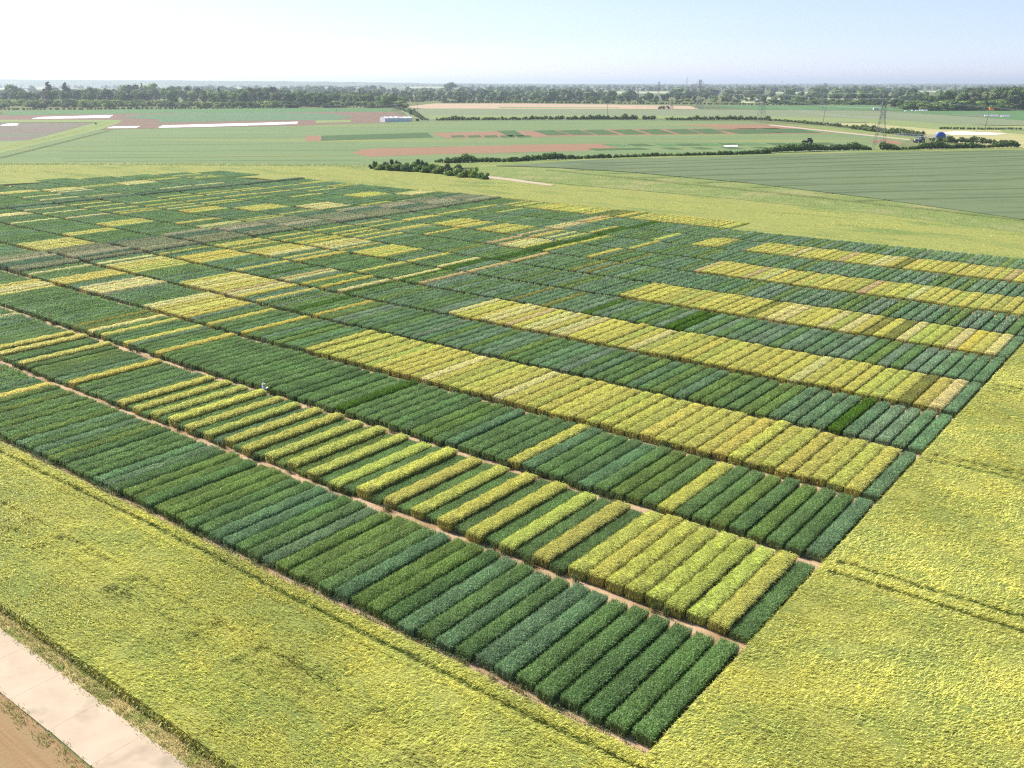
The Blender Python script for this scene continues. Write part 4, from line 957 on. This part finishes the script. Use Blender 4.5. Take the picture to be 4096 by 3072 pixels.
# ------------------------------------------------------------------ pylons, poles, wires
M['steel'] = plain('galvanised_steel', (.24, .24, .24), .6, .5, metal=.3)
M['insul'] = plain('insulator_glass', (.35, .38, .38), .3, .5)
M['wood'] = plain('pole_wood', (.16, .12, .09), .9)
def pylon(x, y, h, rz, label, arms=((.60, .23), (.77, .17), (.93, .20)), thick=.14, base=.105):
    e = empty('pylon', (x, y, 0), rz)
    tag(e, label, 'pylon', 'lattice pylons crossing the fields')
    lev = np.array([0, .14, .27, .38, .48, .57, .66, .75, .84, .92, 1.0]) * h
    wv = np.interp(lev / h, [0, .55, .9, 1], [base * h, base * .42 * h, base * .24 * h, .03 * h]) 
    b = MB()
    for sx in (-1, 1):
        for sy in (-1, 1):
            for i in range(len(lev) - 1): b.bar((sx*wv[i], sy*wv[i], lev[i]), (sx*wv[i+1], sy*wv[i+1], lev[i+1]), thick, thick, 4)
    b.build('leg', M['steel'], e)
    b = MB()
    for i in range(len(lev) - 1):
        a, c = wv[i], wv[i+1]; z0, z1 = lev[i], lev[i+1]
        for (x0, y0), (x1, y1) in (((-1,-1),(1,-1)), ((1,-1),(1,1)), ((1,1),(-1,1)), ((-1,1),(-1,-1))):
            b.bar((x0*a, y0*a, z0), (x1*c, y1*c, z1), thick*.55, None, 4); b.bar((x1*a, y1*a, z0), (x0*c, y0*c, z1), thick*.55, None, 4)
            b.bar((x0*c, y0*c, z1), (x1*c, y1*c, z1), thick*.5, None, 4)
    b.build('bracing', M['steel'], e)
    tips = []
    for zf, lf in arms:
        b = MB(); z = zf * h; L = lf * h; ww = float(np.interp(zf, [0, .55, .9, 1], [base*h, base*.42*h, base*.24*h, .03*h]))
        for s in (-1, 1):
            t_ = (s * L, 0, z)
            for yy in (-ww, ww): b.bar((s*ww, yy, z), t_, thick*.6, None, 4); b.bar((s*ww, yy, z + .045*h), t_, thick*.5, None, 4)
            for f in (.33, .66): b.bar((s*(ww+(L-ww)*f), 0, z), (s*(ww+(L-ww)*f), 0, z + .045*h*(1-f)), thick*.4, None, 4)
            tips.append((s * L, z))
        b.build('crossarm', M['steel'], e)
        for s in (-1, 1):
            i_ = MB(); i_.bar((s*L, 0, z), (s*L, 0, z - .055*h), .10, .10, 5)
            for q in range(5): i_.bar((s*L, 0, z-.01*h*q-.006*h), (s*L, 0, z-.01*h*q-.010*h), .2, .2, 6)
            i_.build('insulator', M['insul'], e)
    b = MB(); b.box((0, -wv[1]*1.05, lev[1]), (1.2, .05, .9)); b.build('warning_plate', FM['fleece'], e)
    return e, [(e.location.x + s * math.cos(rz), e.location.y + s * math.sin(rz), z - .055 * h) for s, z in tips] + [(e.location.x, e.location.y, h)]
def fat(p):  # line axis: arms are at right angles to it
    return p
PY = {}
def pyl(k, px, by, ty, rz, label, **kw):
    q = g(px, by); PY[k] = pylon(q[0], q[1], height((px, by), ty), rz, label, **kw)[1]
A1 = ((.63, .165), (.80, .125), (.93, .10))
pyl(1, 3515, 600, 371, R(55), 'nearest and largest lattice pylon, standing in a gap of the hedge', arms=((.62, .15), (.80, .12), (.96, .10)), thick=.085)
pyl(2, 3043, 490, 340, R(35), 'lattice pylon at the right end of the middle hedge', arms=A1, thick=.12)
pyl(3, 3290, 442, 332, R(25), 'lattice pylon on the edge of the emerald field', arms=((.60, .15), (.78, .13), (.92, .13)), thick=.15)
pyl(4, 2795, 437, 318.6, R(10), 'tallest looking pylon with wide arms, beside the grey-green field', arms=((.72, .18), (.84, .28), (.92, .12)), thick=.16)
pyl(5, 2633, 405, 326, R(25), 'distant narrow pylon left of the wide-armed one', arms=A1, thick=.12)
pyl(6, 2550, 405, 348, R(25), 'smaller distant pylon farthest left', arms=A1, thick=.12)
pyl(7, 2686, 436, 398, R(15), 'stubby short pylon beside the dark bush clump', arms=((.80, .45),), thick=.12, base=.17)
M['wire'] = plain('cable', (.42, .43, .44), .5, .5)
def wires(A, B, label, sag=3.0, r=.035, idx=None):
    mb = MB()
    for k in (idx or range(min(len(A), len(B)))):
        a, b = np.array(A[k]), np.array(B[k]); pts = [a + (b - a) * t - np.array([0, 0, sag * 4 * t * (1 - t)]) for t in np.linspace(0, 1, 13)]
        for p, q in zip(pts[:-1], pts[1:]): mb.bar(p, q, r, None, 3)
    return tag(mb.build('power_line', M['wire']), label, 'cable')
wires(PY[1], PY[2], 'power cables from the nearest pylon to the middle hedge pylon')
wires(PY[2], PY[4], 'power cables from the middle hedge pylon to the wide-armed pylon', 4)
wires(PY[4], PY[5], 'power cables from the wide-armed pylon into the distance', 4)
off = [(a[0] + 420, a[1] - 60, a[2] - 14) for a in PY[1]]
wires(PY[1], off, 'power cables leaving the nearest pylon towards the right edge', 6, .04, [0, 1, 4, 5])
def pole(px, by, ty, label, dx=0.0, cross=True, insul=False):
    q = g(px, by); h = height((px, by), ty); e = empty('telegraph_pole', (q[0], q[1], 0))
    e.rotation_euler = (0, R(dx), 0)
    b = MB(); b.bar((0, 0, 0), (0, 0, h), .22, .15, 7); b.build('post', M['wood'], e)
    if cross:
        b = MB(); b.box((0, 0, h - .5), (2.0, .15, .15), .3); b.build('crossbar', M['wood'], e)
        for s in (-.85, 0, .85):
            b = MB(); b.bar((s * math.cos(.3), s * math.sin(.3), h - .42), (s * math.cos(.3), s * math.sin(.3), h - .12), .07, .05, 6); b.build('insulator', M['insul'], e)
    tag(e, label, 'pole', 'wooden telegraph poles in the fields')
    return (q[0] + h * math.sin(R(dx)), q[1], h * math.cos(R(dx)))
t1 = pole(1347, 451, 421.6, 'left telegraph pole at the edge of the brown field')
t2 = pole(1672, 459, 406.7, 'telegraph pole beside the scrubby bank')
t3 = pole(2429, 476, 414, 'telegraph pole standing in the middle hedge')
t4 = pole(3291, 498, 437, 'leaning telegraph pole below the emerald field', 3.5)
t5 = pole(3939, 522, 450, 'tall leaning pole at the right edge under the orange windsock', 4.0, cross=False)
def cable(a, b, label, sag=2.5, n=2):
    mb = MB()
    for k in range(n):
        A_ = np.array(a) + [0, k * .8, -.3 * k]; B_ = np.array(b) + [0, k * .8, -.3 * k]
        pts = [A_ + (B_ - A_) * t - np.array([0, 0, sag * 4 * t * (1 - t)]) for t in np.linspace(0, 1, 17)]
        for p, q in zip(pts[:-1], pts[1:]): mb.bar(p, q, .03, None, 3)
    tag(mb.build('telephone_line', M['wire']), label, 'cable')
l0 = g(830, 418); cable((l0[0], l0[1], 11.0), t1, 'sagging cable running in from the left to the first telegraph pole', 3, 1)
cable(t1, t2, 'cable between the two left telegraph poles'); cable(t2, t3, 'cable from the bank pole to the middle hedge pole', 3)
cable(t3, t4, 'cable from the middle hedge pole to the leaning pole', 3); cable(t4, t5, 'cable between the two leaning poles', 3)
# windsock
M['orange'] = plain('orange_fabric', (.85, .22, .03), .7)
q5 = (t5[0] + 1.5, t5[1], t5[2] + 2.8)
e = empty('windsock', (t5[0], t5[1], t5[2] - .1)); b = MB(); b.bar((0, 0, 0), (0, 0, 3.2), .08, .06, 6); b.build('mast', M['steel'], e)
b = MB(); b.bar((.1, 0, 3.0), (3.4, .3, 2.6), .85, .5, 10); b.build('sock', M['orange'], e)
tag(e, 'orange windsock on the tall pole at the right edge', 'windsock')
# radio mast, far
q = (433 * 6.2, 1751 * 6.6)
q = np.array([(2713 - CX) / F * 9000, 9000.]); e = empty('radio_mast', (q[0], q[1], 0)); b = MB(); hm = 35 + 23.5 / F * 9000
for s in (-1, 1): b.bar((s * 9, 0, 0), (0, 0, hm * .93), 1.3, .8, 4); b.bar((0, s * 9, 0), (0, 0, hm * .93), 1.3, .8, 4)
for k in range(8):
    w_ = 9 * (1 - k / 9); z = hm * .93 * k / 9; b.bar((-w_, 0, z), (w_ * .85, 0, z + hm * .1), .6, None, 4)
b.build('lattice', M['steel'], e); b = MB(); b.bar((0, 0, hm * .92), (0, 0, hm), .8, .4, 5); b.build('aerial', M['steel'], e)
tag(e, 'faint radio mast on the horizon between the pylons', 'mast')
q = np.array([(3075 - CX) / F * 9000, 9000.]); e = empty('water_tower', (q[0], q[1], 0)); b = MB(); b.bar((0, 0, 0), (0, 0, 36), 3, 3, 8); b.build('column', FM['fleece'], e); b = MB(); b.bar((0, 0, 34), (0, 0, 44), 6, 9, 12); b.build('tank', FM['fleece'], e)
tag(e, 'pale water tower on the horizon right of the wide-armed pylon', 'water tower')

# ------------------------------------------------------------------ houses
M['brick'] = plain('brick_wall', (.36, .20, .14), .9, var=.3, scale=.8)
M['render'] = plain('pale_render', (.62, .58, .52), .9)
M['tile'] = plain('red_tiles', (.40, .15, .10), .85, var=.3, scale=1.5)
M['slate'] = plain('slate_roof', (.24, .21, .21), .8, var=.3, scale=1.5)
M['tin'] = plain('white_sheet_roof', (.62, .62, .62), .5, var=.1)
M['glass'] = plain('window_glass', (.05, .06, .07), .15, .6)
M['white'] = plain('white_paint', (.75, .75, .74), .5)
def house(px, by, wpx, ty, roof, wall, label, rz=0.0, depth=8, cat='house', name='house', gable=.45):
    q = g(px, by); d = math.hypot(*q); wd = wpx / F * d; h = height((px, by), ty)
    e = empty(name, (q[0], q[1], 0), rz); hw, hd, he = wd / 2, depth / 2, h * (1 - gable)
    b = MB(); b.box((0, 0, he / 2), (wd, depth, he))
    b.add([(-hw, -hd, he), (-hw, hd, he), (-hw, 0, h - .15)], (), [[0, 1, 2]]); b.add([(hw, -hd, he), (hw, hd, he), (hw, 0, h - .15)], (), [[0, 1, 2]])
    b.build('wall', M[wall], e)
    b = MB(); o = .4
    for s in (-1, 1):
        V = [(-hw - o, s * (hd + o), he - .2), (hw + o, s * (hd + o), he - .2), (hw + o, 0, h), (-hw - o, 0, h)]
        b.add(V + [(x, y, z + .18) for x, y, z in V], [[0, 1, 2, 3], [4, 5, 6, 7], [0, 1, 5, 4], [1, 2, 6, 5], [2, 3, 7, 6], [3, 0, 4, 7]])
    rf = b.build('roof', M[roof], e)
    if cat == 'house':
        b = MB(); b.box((hw * .55, 0, h + .5), (1.0, .8, 2.0)); b.build('chimney', M['brick'], rf)
    nw = max(2, int(wd / 3.2))
    for i in range(nw):
        x = -hw + wd * (i + .5) / nw
        for z in ([he * .3, he * .75] if he > 4.2 else [he * .55]):
            b = MB(); b.box((x, -hd - .03, z), (1.3, .08, 1.2)); wf = b.build('window', M['white'], e)
            b = MB(); b.box((x, -hd - .08, z), (1.1, .04, 1.0)); b.build('pane', M['glass'], wf)
    b = MB(); b.box((hw * .1, -hd - .04, 1.05), (1.0, .1, 2.1)); b.build('door', M['white'], e)
    tag(e, label, cat)
house(135, 402, 26, 382, 'slate', 'brick', 'long grey-roofed house among the trees at the far left', .2)
house(150, 391, 34, 374, 'tile', 'brick', 'red-roofed house near the copper beech', -.2)
house(12, 394, 22, 383, 'slate', 'render', 'roof of a low house at the left edge')
house(318, 385, 20, 376, 'tile', 'brick', 'small red house between the cedar and the oak')
house(590, 393, 30, 374, 'slate', 'render', 'pale grey house half hidden in the left wood', .15)
house(886, 402, 16, 395, 'slate', 'render', 'little white cottage below the pointed tree')
house(2003, 400, 26, 384, 'tile', 'brick', 'red-roofed brick house right of the round tree', .2)
house(2078, 402, 46, 391, 'tin', 'render', 'white-roofed barn by the silvery tree', .05, 16, 'barn', 'barn')
house(1590, 432, 5, 427, 'tin', 'render', 'tiny white hut at the corner of the sandy field', 0, 3, 'hut', 'hut')
house(2275, 397, 14, 387, 'tin', 'render', 'pale gabled barn beyond the hedge', .4, 12, 'barn', 'barn')
house(2300, 371, 16, 361, 'tin', 'render', 'white-roofed shed beyond the trees', 0, 16, 'shed', 'shed')
house(930, 361, 36, 354, 'tin', 'brick', 'long distant farm shed behind the left wood', 0, 20, 'shed', 'shed')
nearh = 0
places = ['below the wide-armed pylon', 'left of the distant narrow pylon', 'in the village before the far wood']
for i, (px, by) in enumerate([(2350, 357), (2380, 358), (2440, 357), (2560, 359), (2600, 358), (2700, 357), (2880, 360), (2900, 361), (2915, 360), (3020, 358), (3035, 357), (3400, 352), (3440, 352), (3480, 352), (3520, 351), (3590, 352), (3600, 354), (3560, 349)]):
    house(px, by, 9 + (i * 5) % 7, by - 5.5, 'tile' if i % 3 else 'tin', 'render' if i % 2 else 'brick', ['tiny red-roofed village house', 'tiny pale village house', 'small village house with a bright wall'][i % 3] + ', ' + ordinal(i).replace('rightmost', 'first') + ' from the left', depth=12)
# net tunnel
M['net'] = plain('white_net', (.80, .80, .79), .8, var=.08)
q0, q1 = g(1530, 488), g(1638, 485); d = q1 - q0; L = np.linalg.norm(d); hh = height((1580, 487), 466.5)
e = empty('net_tunnel', (*((q0 + q1) / 2), 0), math.atan2(d[1], d[0])); mb = MB(); wdt = 10
seg_n = 30; prof = [(-.5, 0), (-.5, .8), (-.3, .98), (0, 1.0), (.3, .98), (.5, .8), (.5, 0)]
V = [((i / seg_n - .5) * L, py_ * wdt, pz * hh * (1 - .07 * (i % 5 in (2, 3)) + rng.normal(0, .012)) * (.9 if i > seg_n * .6 else 1)) for i in range(seg_n + 1) for py_, pz in prof]
k = len(prof); mb.add(V, [[i * k + j, (i + 1) * k + j, (i + 1) * k + j + 1, i * k + j + 1] for i in range(seg_n) for j in range(k - 1)], [])
mb.add([V[j] for j in range(k)], (), [[0, j, j + 1] for j in range(1, k - 1)]); mb.add([V[seg_n * k + j] for j in range(k)], (), [[0, j + 1, j] for j in range(1, k - 1)])
mb.build('cover', M['net'], e)
b = MB()
for i in range(0, seg_n + 1, 5):
    P = [(V[i * k + j][0], V[i * k + j][1] * 1.01, V[i * k + j][2] * 1.01) for j in range(k)]
    for p, q in zip(P[:-1], P[1:]): b.bar(p, q, .06, None, 4)
b.build('hoop', M['steel'], e)
tag(e, 'long white net tunnel at the corner of the brown field', 'net tunnel')
q = g(1670, 485); e = empty('water_bowser', (q[0], q[1], 0)); M['dark'] = plain('dark_rubber', (.03, .03, .035), .8)
b = MB(); b.bar((-1.6, 0, 1.3), (1.6, 0, 1.3), .9, .9, 12); b.build('tank', M['dark'], e)
for s in (-1, 1):
    b = MB(); b.bar((0, s * 1.0, .45), (0, s * 1.3, .45), .45, .45, 12); b.build('wheel', M['dark'], e)
tag(e, 'small dark water bowser right of the net tunnel', 'bowser')

# ------------------------------------------------------------------ machinery
M['blue'] = plain('blue_paint', (.03, .13, .55), .4, .5); M['greyp'] = plain('grey_paint', (.45, .46, .47), .5)
def wheel(e, x, y, r, w_=.35):
    b = MB(); b.bar((x, y - w_ / 2, r), (x, y + w_ / 2, r), r, r, 16); t = b.build('wheel', M['dark'], e)
    b = MB(); b.bar((x, y - w_ / 2 - .02, r), (x, y + w_ / 2 + .02, r), r * .5, r * .5, 12); b.build('rim', M['greyp'], t)
def tractor(px, by, rz, label, body='greyp', sc=1.0):
    q = g(px, by); e = empty('tractor', (q[0], q[1], 0), rz); e.scale = (sc,) * 3
    for y in (-.85, .85): wheel(e, -1.0, y, .85, .45); wheel(e, 1.5, y, .55, .32)
    b = MB(); b.box((.9, 0, 1.15), (2.0, .8, .7)); b.box((1.95, 0, 1.1), (.12, .7, .55)); b.box((0, 0, .8), (3.0, .5, .4)); b.build('bonnet', M[body], e)
    b = MB(); b.box((-.75, 0, 1.9), (1.3, 1.25, 1.0)); c = b.build('cab', M['glass'], e)
    b = MB(); b.box((-.75, 0, 2.47), (1.5, 1.4, .12))
    for sx in (-1.4, -.1):
        for sy in (-.63, .63): b.box((sx, sy, 1.9), (.1, .1, 1.1))
    b.build('cab_roof', M[body], c)
    for y in (-.85, .85):
        b = MB(); P = [(-1.9, 1.2), (-1.6, 1.75), (-1.0, 1.95), (-.4, 1.75), (-.15, 1.3)]
        for p, r_ in zip(P[:-1], P[1:]): b.bar((p[0], y, p[1]), (r_[0], y, r_[1]), .16, None, 6)
        b.build('mudguard', M[body], e)
    b = MB(); b.bar((1.3, .25, 1.5), (1.3, .25, 2.2), .05, None, 6); b.build('exhaust', M['dark'], e)
    tag(e, label, 'tractor'); return e
tractor(3676, 571, R(185), 'grey tractor on the dirt patch before the boom irrigator', sc=1.5)
tractor(3229, 578, R(150), 'small dark tractor on the green plots behind the hedge', 'dark', 1.5)
q = g(3738, 566); e = empty('irrigator', (q[0], q[1], 0), R(170))
b = MB(); b.bar((-3.2, -1.4, 3.1), (-3.2, 1.4, 3.1), 2.7, 2.7, 20); b.build('hose_reel', M['blue'], e)
b = MB(); b.box((-3.2, 0, .8), (5, 2.4, .4)); b.build('frame', M['white'], e)
for y in (-1.2, 1.2): wheel(e, -3.2, y, .7)
b = MB(); Lb = 24
for s in (-1, 1): b.bar((-1, s * .7, 2.6), (Lb, s * .7, 3.4), .09, None, 4)
b.bar((-1, 0, 4.0), (Lb, 0, 4.6), .09, None, 4)
for i in range(17):
    t0 = i / 16; x0 = -1 + (Lb + 1) * t0; x1 = x0 + (Lb + 1) / 16; z = 2.6 + .8 * t0
    for s in (-1, 1): b.bar((x0, s * .7, z), (x1, 0, z + 1.35), .05, None, 4) if i < 16 else None; b.bar((x0, s * .7, z), (x0, 0, z + 1.35), .05, None, 4)
b.build('boom', M['white'], e)
b = MB(); b.box((11, 0, 1.2), (2.6, 1.6, .5)); b.bar((11, -.8, 1.3), (11, -.5, 2.9), .08, None, 4); b.bar((11, .8, 1.3), (11, .5, 2.9), .08, None, 4); b.build('trolley', M['greyp'], e)
for y in (-1, 1): wheel(e, 10.2, y, .6); wheel(e, 11.9, y, .6)
tag(e, 'boom irrigator with a long white lattice arm and blue hose reel', 'irrigator')
q = g(3503, 441); e = empty('van', (q[0], q[1], 0), .1)
b = MB(); b.box((-.4, 0, 1.4), (4.2, 2, 1.9)); b.box((2.1, 0, 1.0), (1.0, 1.9, 1.1)); b.build('body', M['white'], e)
b = MB(); b.box((1.72, 0, 1.85), (.5, 1.7, .6)); b.build('windscreen', M['glass'], e)
for x in (-1.6, 1.6):
    for y in (-.9, .9): wheel(e, x, y, .38, .25)
e.scale = (1.4,) * 3; tag(e, 'white van parked on the emerald field behind the nearest pylon', 'van')
for i, (px, by, wpx) in enumerate([(3622, 446, 6), (3648, 444, 5), (3666, 445, 8), (3684, 443.5, 12), (3700, 444, 16), (3727, 438.5, 9), (3965, 465, 46), (4020, 467, 28)]):
    q = g(px, by); d = math.hypot(*q); w_ = wpx / F * d; e = MB()
    for s in range(6):
        x0, x1 = -w_ / 2 + w_ * s / 6, -w_ / 2 + w_ * (s + 1) / 6
        P = [(x0, -1.4, .1), (x0, 0, 1.6), (x0, 1.4, .1), (x1, -1.4, .1), (x1, 0, 1.5 + .2 * (s % 2)), (x1, 1.4, .1)]
        e.add(P, [[0, 3, 4, 1], [1, 4, 5, 2]], [[0, 1, 2], [3, 5, 4]])
    o = e.build('crop_cover', FM['fleece']); o.location = (q[0], q[1], .1)
    tag(o, ['tiny white cover nearest the van', 'tiny white cover second right of the van', 'small white cover before the right-hand wood', 'white cover under the right-hand wood', 'broad white cover under the right-hand wood', 'white cover set back against the wood edge', 'long white strip on the grey ground below the windsock', 'white strip at the right of the long one'][i], 'crop cover')
fld('bare_strip', 'mauve', [(3800, 460), (3900, 459), (4030, 462), (4040, 468), (3920, 467)], 'grey bare ground around the white strips', .13)

# ------------------------------------------------------------------ people
M['skin'] = plain('skin', (.55, .33, .23), .6); M['shirt'] = plain('light_blue_cotton', (.30, .47, .78), .8); M['shirtw'] = plain('white_cotton', (.78, .78, .76), .8)
M['trouser'] = plain('navy_trousers', (.03, .03, .06), .9); M['hat'] = plain('straw_white_hat', (.80, .76, .66), .8); M['hair'] = plain('dark_hair', (.04, .03, .02), .8); M['board'] = plain('clipboard', (.62, .60, .55), .6)
def skin_mesh(name, verts, edges, radii, m, parent, sub=2, root=0):
    me = bpy.data.meshes.new(name); me.from_pydata(verts, edges, []); me.materials.append(m)
    o = link(name, me, parent); sk = o.modifiers.new('skin', 'SKIN'); sk.use_smooth_shade = True
    lay = me.skin_vertices[0] if me.skin_vertices else None
    if lay is None:
        bpy.context.view_layer.objects.active = o; bpy.ops.mesh.customdata_skin_add(); lay = me.skin_vertices[0]
    for i, r_ in enumerate(radii): lay.data[i].radius = r_ if isinstance(r_, tuple) else (r_, r_)
    lay.data[root].use_root = True
    ss = o.modifiers.new('sub', 'SUBSURF'); ss.levels = ss.render_levels = sub
    return o
def person(x, y, rz, label, hat, shirt, armdrop=0.0, hgt=1.0):
    e = empty('person', (x, y, 0.0), rz); e.scale = (hgt,) * 3
    # faces +Y; holds a tablet in front
    V = [(0,0,.93),(0,0,1.12),(0,0,1.32),(0,.01,1.47),(0,.03,1.56),(0,.045,1.64),(0,.04,1.72),
         (.19,0,1.42),(.25,.03,1.16),(.16,.25,1.13),(-.19,0,1.42),(-.25,.03,1.16),(-.14,.25,1.16),
         (.10,0,.88),(.11,.01,.50),(.11,-.01,.09),(-.10,0,.88),(-.12,.03,.50),(-.11,.0,.09),(.12,.14,.04),(-.12,.15,.04)]
    E = [(0,1),(1,2),(2,3),(3,4),(4,5),(5,6),(2,7),(7,8),(8,9),(2,10),(10,11),(11,12),(0,13),(13,14),(14,15),(0,16),(16,17),(17,18),(15,19),(18,20)]
    Rr = [(.15,.11),(.14,.105),(.17,.11),(.075,.07),(.055,.055),(.085,.10),(.07,.08),(.065,.06),(.045,.045),(.032,.03),(.065,.06),(.045,.045),(.032,.03),(.088,.09),(.06,.06),(.042,.045),(.088,.09),(.06,.06),(.042,.045),(.04,.03),(.04,.03)]
    body = skin_mesh('body', V, E, Rr, M['skin'], e)
    # five fingers on each hand
    for s, (hx, hy, hz) in ((1, (.16, .25, 1.13)), (-1, (-.14, .25, 1.16))):
        hv = [(hx, hy, hz), (hx - s * .01, hy + .08, hz + .005)]; he = [(0, 1)]; hr = [.030, .033]
        for f in range(4):
            b0 = len(hv); ox = (f - 1.5) * .019; Lf = (.062, .075, .07, .055)[f]
            hv += [(hx - s * .01 + ox, hy + .10, hz + .005), (hx - s * .015 + ox, hy + .10 + Lf * .55, hz - .006), (hx - s * .035 + ox, hy + .10 + Lf * .8, hz - .03)]
            he += [(1, b0), (b0, b0 + 1), (b0 + 1, b0 + 2)]; hr += [.010, .009, .008]
        b0 = len(hv); hv += [(hx - s * .045, hy + .05, hz + .02), (hx - s * .065, hy + .09, hz + .03)]; he += [(0, b0), (b0, b0 + 1)]; hr += [.012, .009]
        skin_mesh('hand', hv, he, hr, M['skin'], body, 1)
    # clothes
    V2 = [(0,0,.90),(0,0,1.12),(0,0,1.33),(0,.005,1.45),(.20,0,1.42),(.26,.03,1.16),(.19,.18,1.14),(-.20,0,1.42),(-.26,.03,1.16),(-.17,.18,1.165),(0,0,.80)]
    skin_mesh('shirt', V2, [(0,1),(1,2),(2,3),(2,4),(4,5),(5,6),(2,7),(7,8),(8,9),(0,10)], [(.185,.14),(.175,.135),(.205,.14),(.09,.085),.085,.07,.055,.085,.07,.055,(.19,.145)], M[shirt], e)
    V3 = [(0,0,.95),(.10,0,.86),(.112,.01,.50),(.11,-.01,.10),(-.10,0,.86),(-.122,.03,.50),(-.11,0,.10)]
    skin_mesh('trousers', V3, [(0,1),(1,2),(2,3),(0,4),(4,5),(5,6)], [(.155,.12),(.108,.11),.078,.066,(.108,.11),.078,.066], M['trouser'], e)
    for s, p in ((1, (.115,)), (-1, (-.115,))):
        b = MB(); b.box((p[0], .05, .045), (.10, .28, .09)); b.build('shoe', M['dark'], e)
    # face: nose, eyes, ears
    b = MB(); b.bar((0, .12, 1.66), (0, .155, 1.635), .012, .018, 5); b.build('nose', M['skin'], body)
    for s in (-1, 1):
        b = MB(); b.bar((s * .032, .128, 1.675), (s * .032, .14, 1.675), .011, .008, 6); b.build('eye', M['dark'], body)
        b = MB(); b.bar((s * .083, .03, 1.66), (s * .10, .02, 1.66), .028, .02, 6); b.build('ear', M['skin'], body)
    b = MB(); b.bar((-.022, .137, 1.605), (.022, .137, 1.605), .006, .006, 5); b.build('mouth', M['brick'], body)
    if hat:
        b = MB(); b.bar((0, .035, 1.72), (0, .035, 1.725), .21, .20, 18); b.bar((0, .035, 1.72), (0, .03, 1.83), .115, .085, 14); b.build('sun_hat', M['hat'], e)
    b = MB(); 
    for i in range(7):
        a = math.pi * (i / 6); b.bar((.085 * math.cos(a), .03 - .07 * math.sin(a), 1.60), (.08 * math.cos(a), .03 - .06 * math.sin(a), 1.76), .035, .03, 6)
    if not hat: b.bar((0, .03, 1.74), (0, .03, 1.81), .10, .05, 10)
    b.build('hair', M['hair'], e)
    tag(e, label, 'person'); return e
q = g(1057, 1592)
tq = person(q[0], q[1], R(-50), 'person in white sun hat and light blue shirt standing in the alley', True, 'shirt')
def held(p, dx):
    b = MB(); b.box((0, 0, 0), (.24, .33, .012)); o = b.build('clipboard', M['board'])
    o.rotation_euler = (R(28), 0, p.rotation_euler.z)
    v = Matrix.Rotation(p.rotation_euler.z, 3, 'Z') @ Vector((.0, .40, 1.17)); o.location = (p.location.x + v.x, p.location.y + v.y, v.z)
    return o
tag(held(tq, 0), 'pale clipboard held by the person in the sun hat', 'clipboard')
q = g(2212, 983)
person(q[0], q[1], R(-20), 'person in a white shirt and dark trousers standing among the far plots', False, 'shirtw')
q = g(664, 451)
person(q[0], q[1], R(40), 'tiny dark figure on the brown field at the far left', False, 'trouser', hgt=1.9 if False else 1.0)

# ------------------------------------------------------------------ haze
mh = bpy.data.materials.new('haze'); mh.use_nodes = True; t = mh.node_tree; t.nodes.clear()
pv = t.nodes.new('ShaderNodeVolumePrincipled'); ot = t.nodes.new('ShaderNodeOutputMaterial')
pv.inputs['Color'].default_value = (.80, .90, 1.0, 1); pv.inputs['Density'].default_value = HAZE; pv.inputs['Anisotropy'].default_value = .35
t.links.new(pv.outputs[0], ot.inputs['Volume'])
mb = MB(); mb.box((0, 29000, 54), (100000, 64000, 112))
tag(mb.build('haze', mh), 'thin bluish summer haze over the plain', 'haze', kind='stuff')
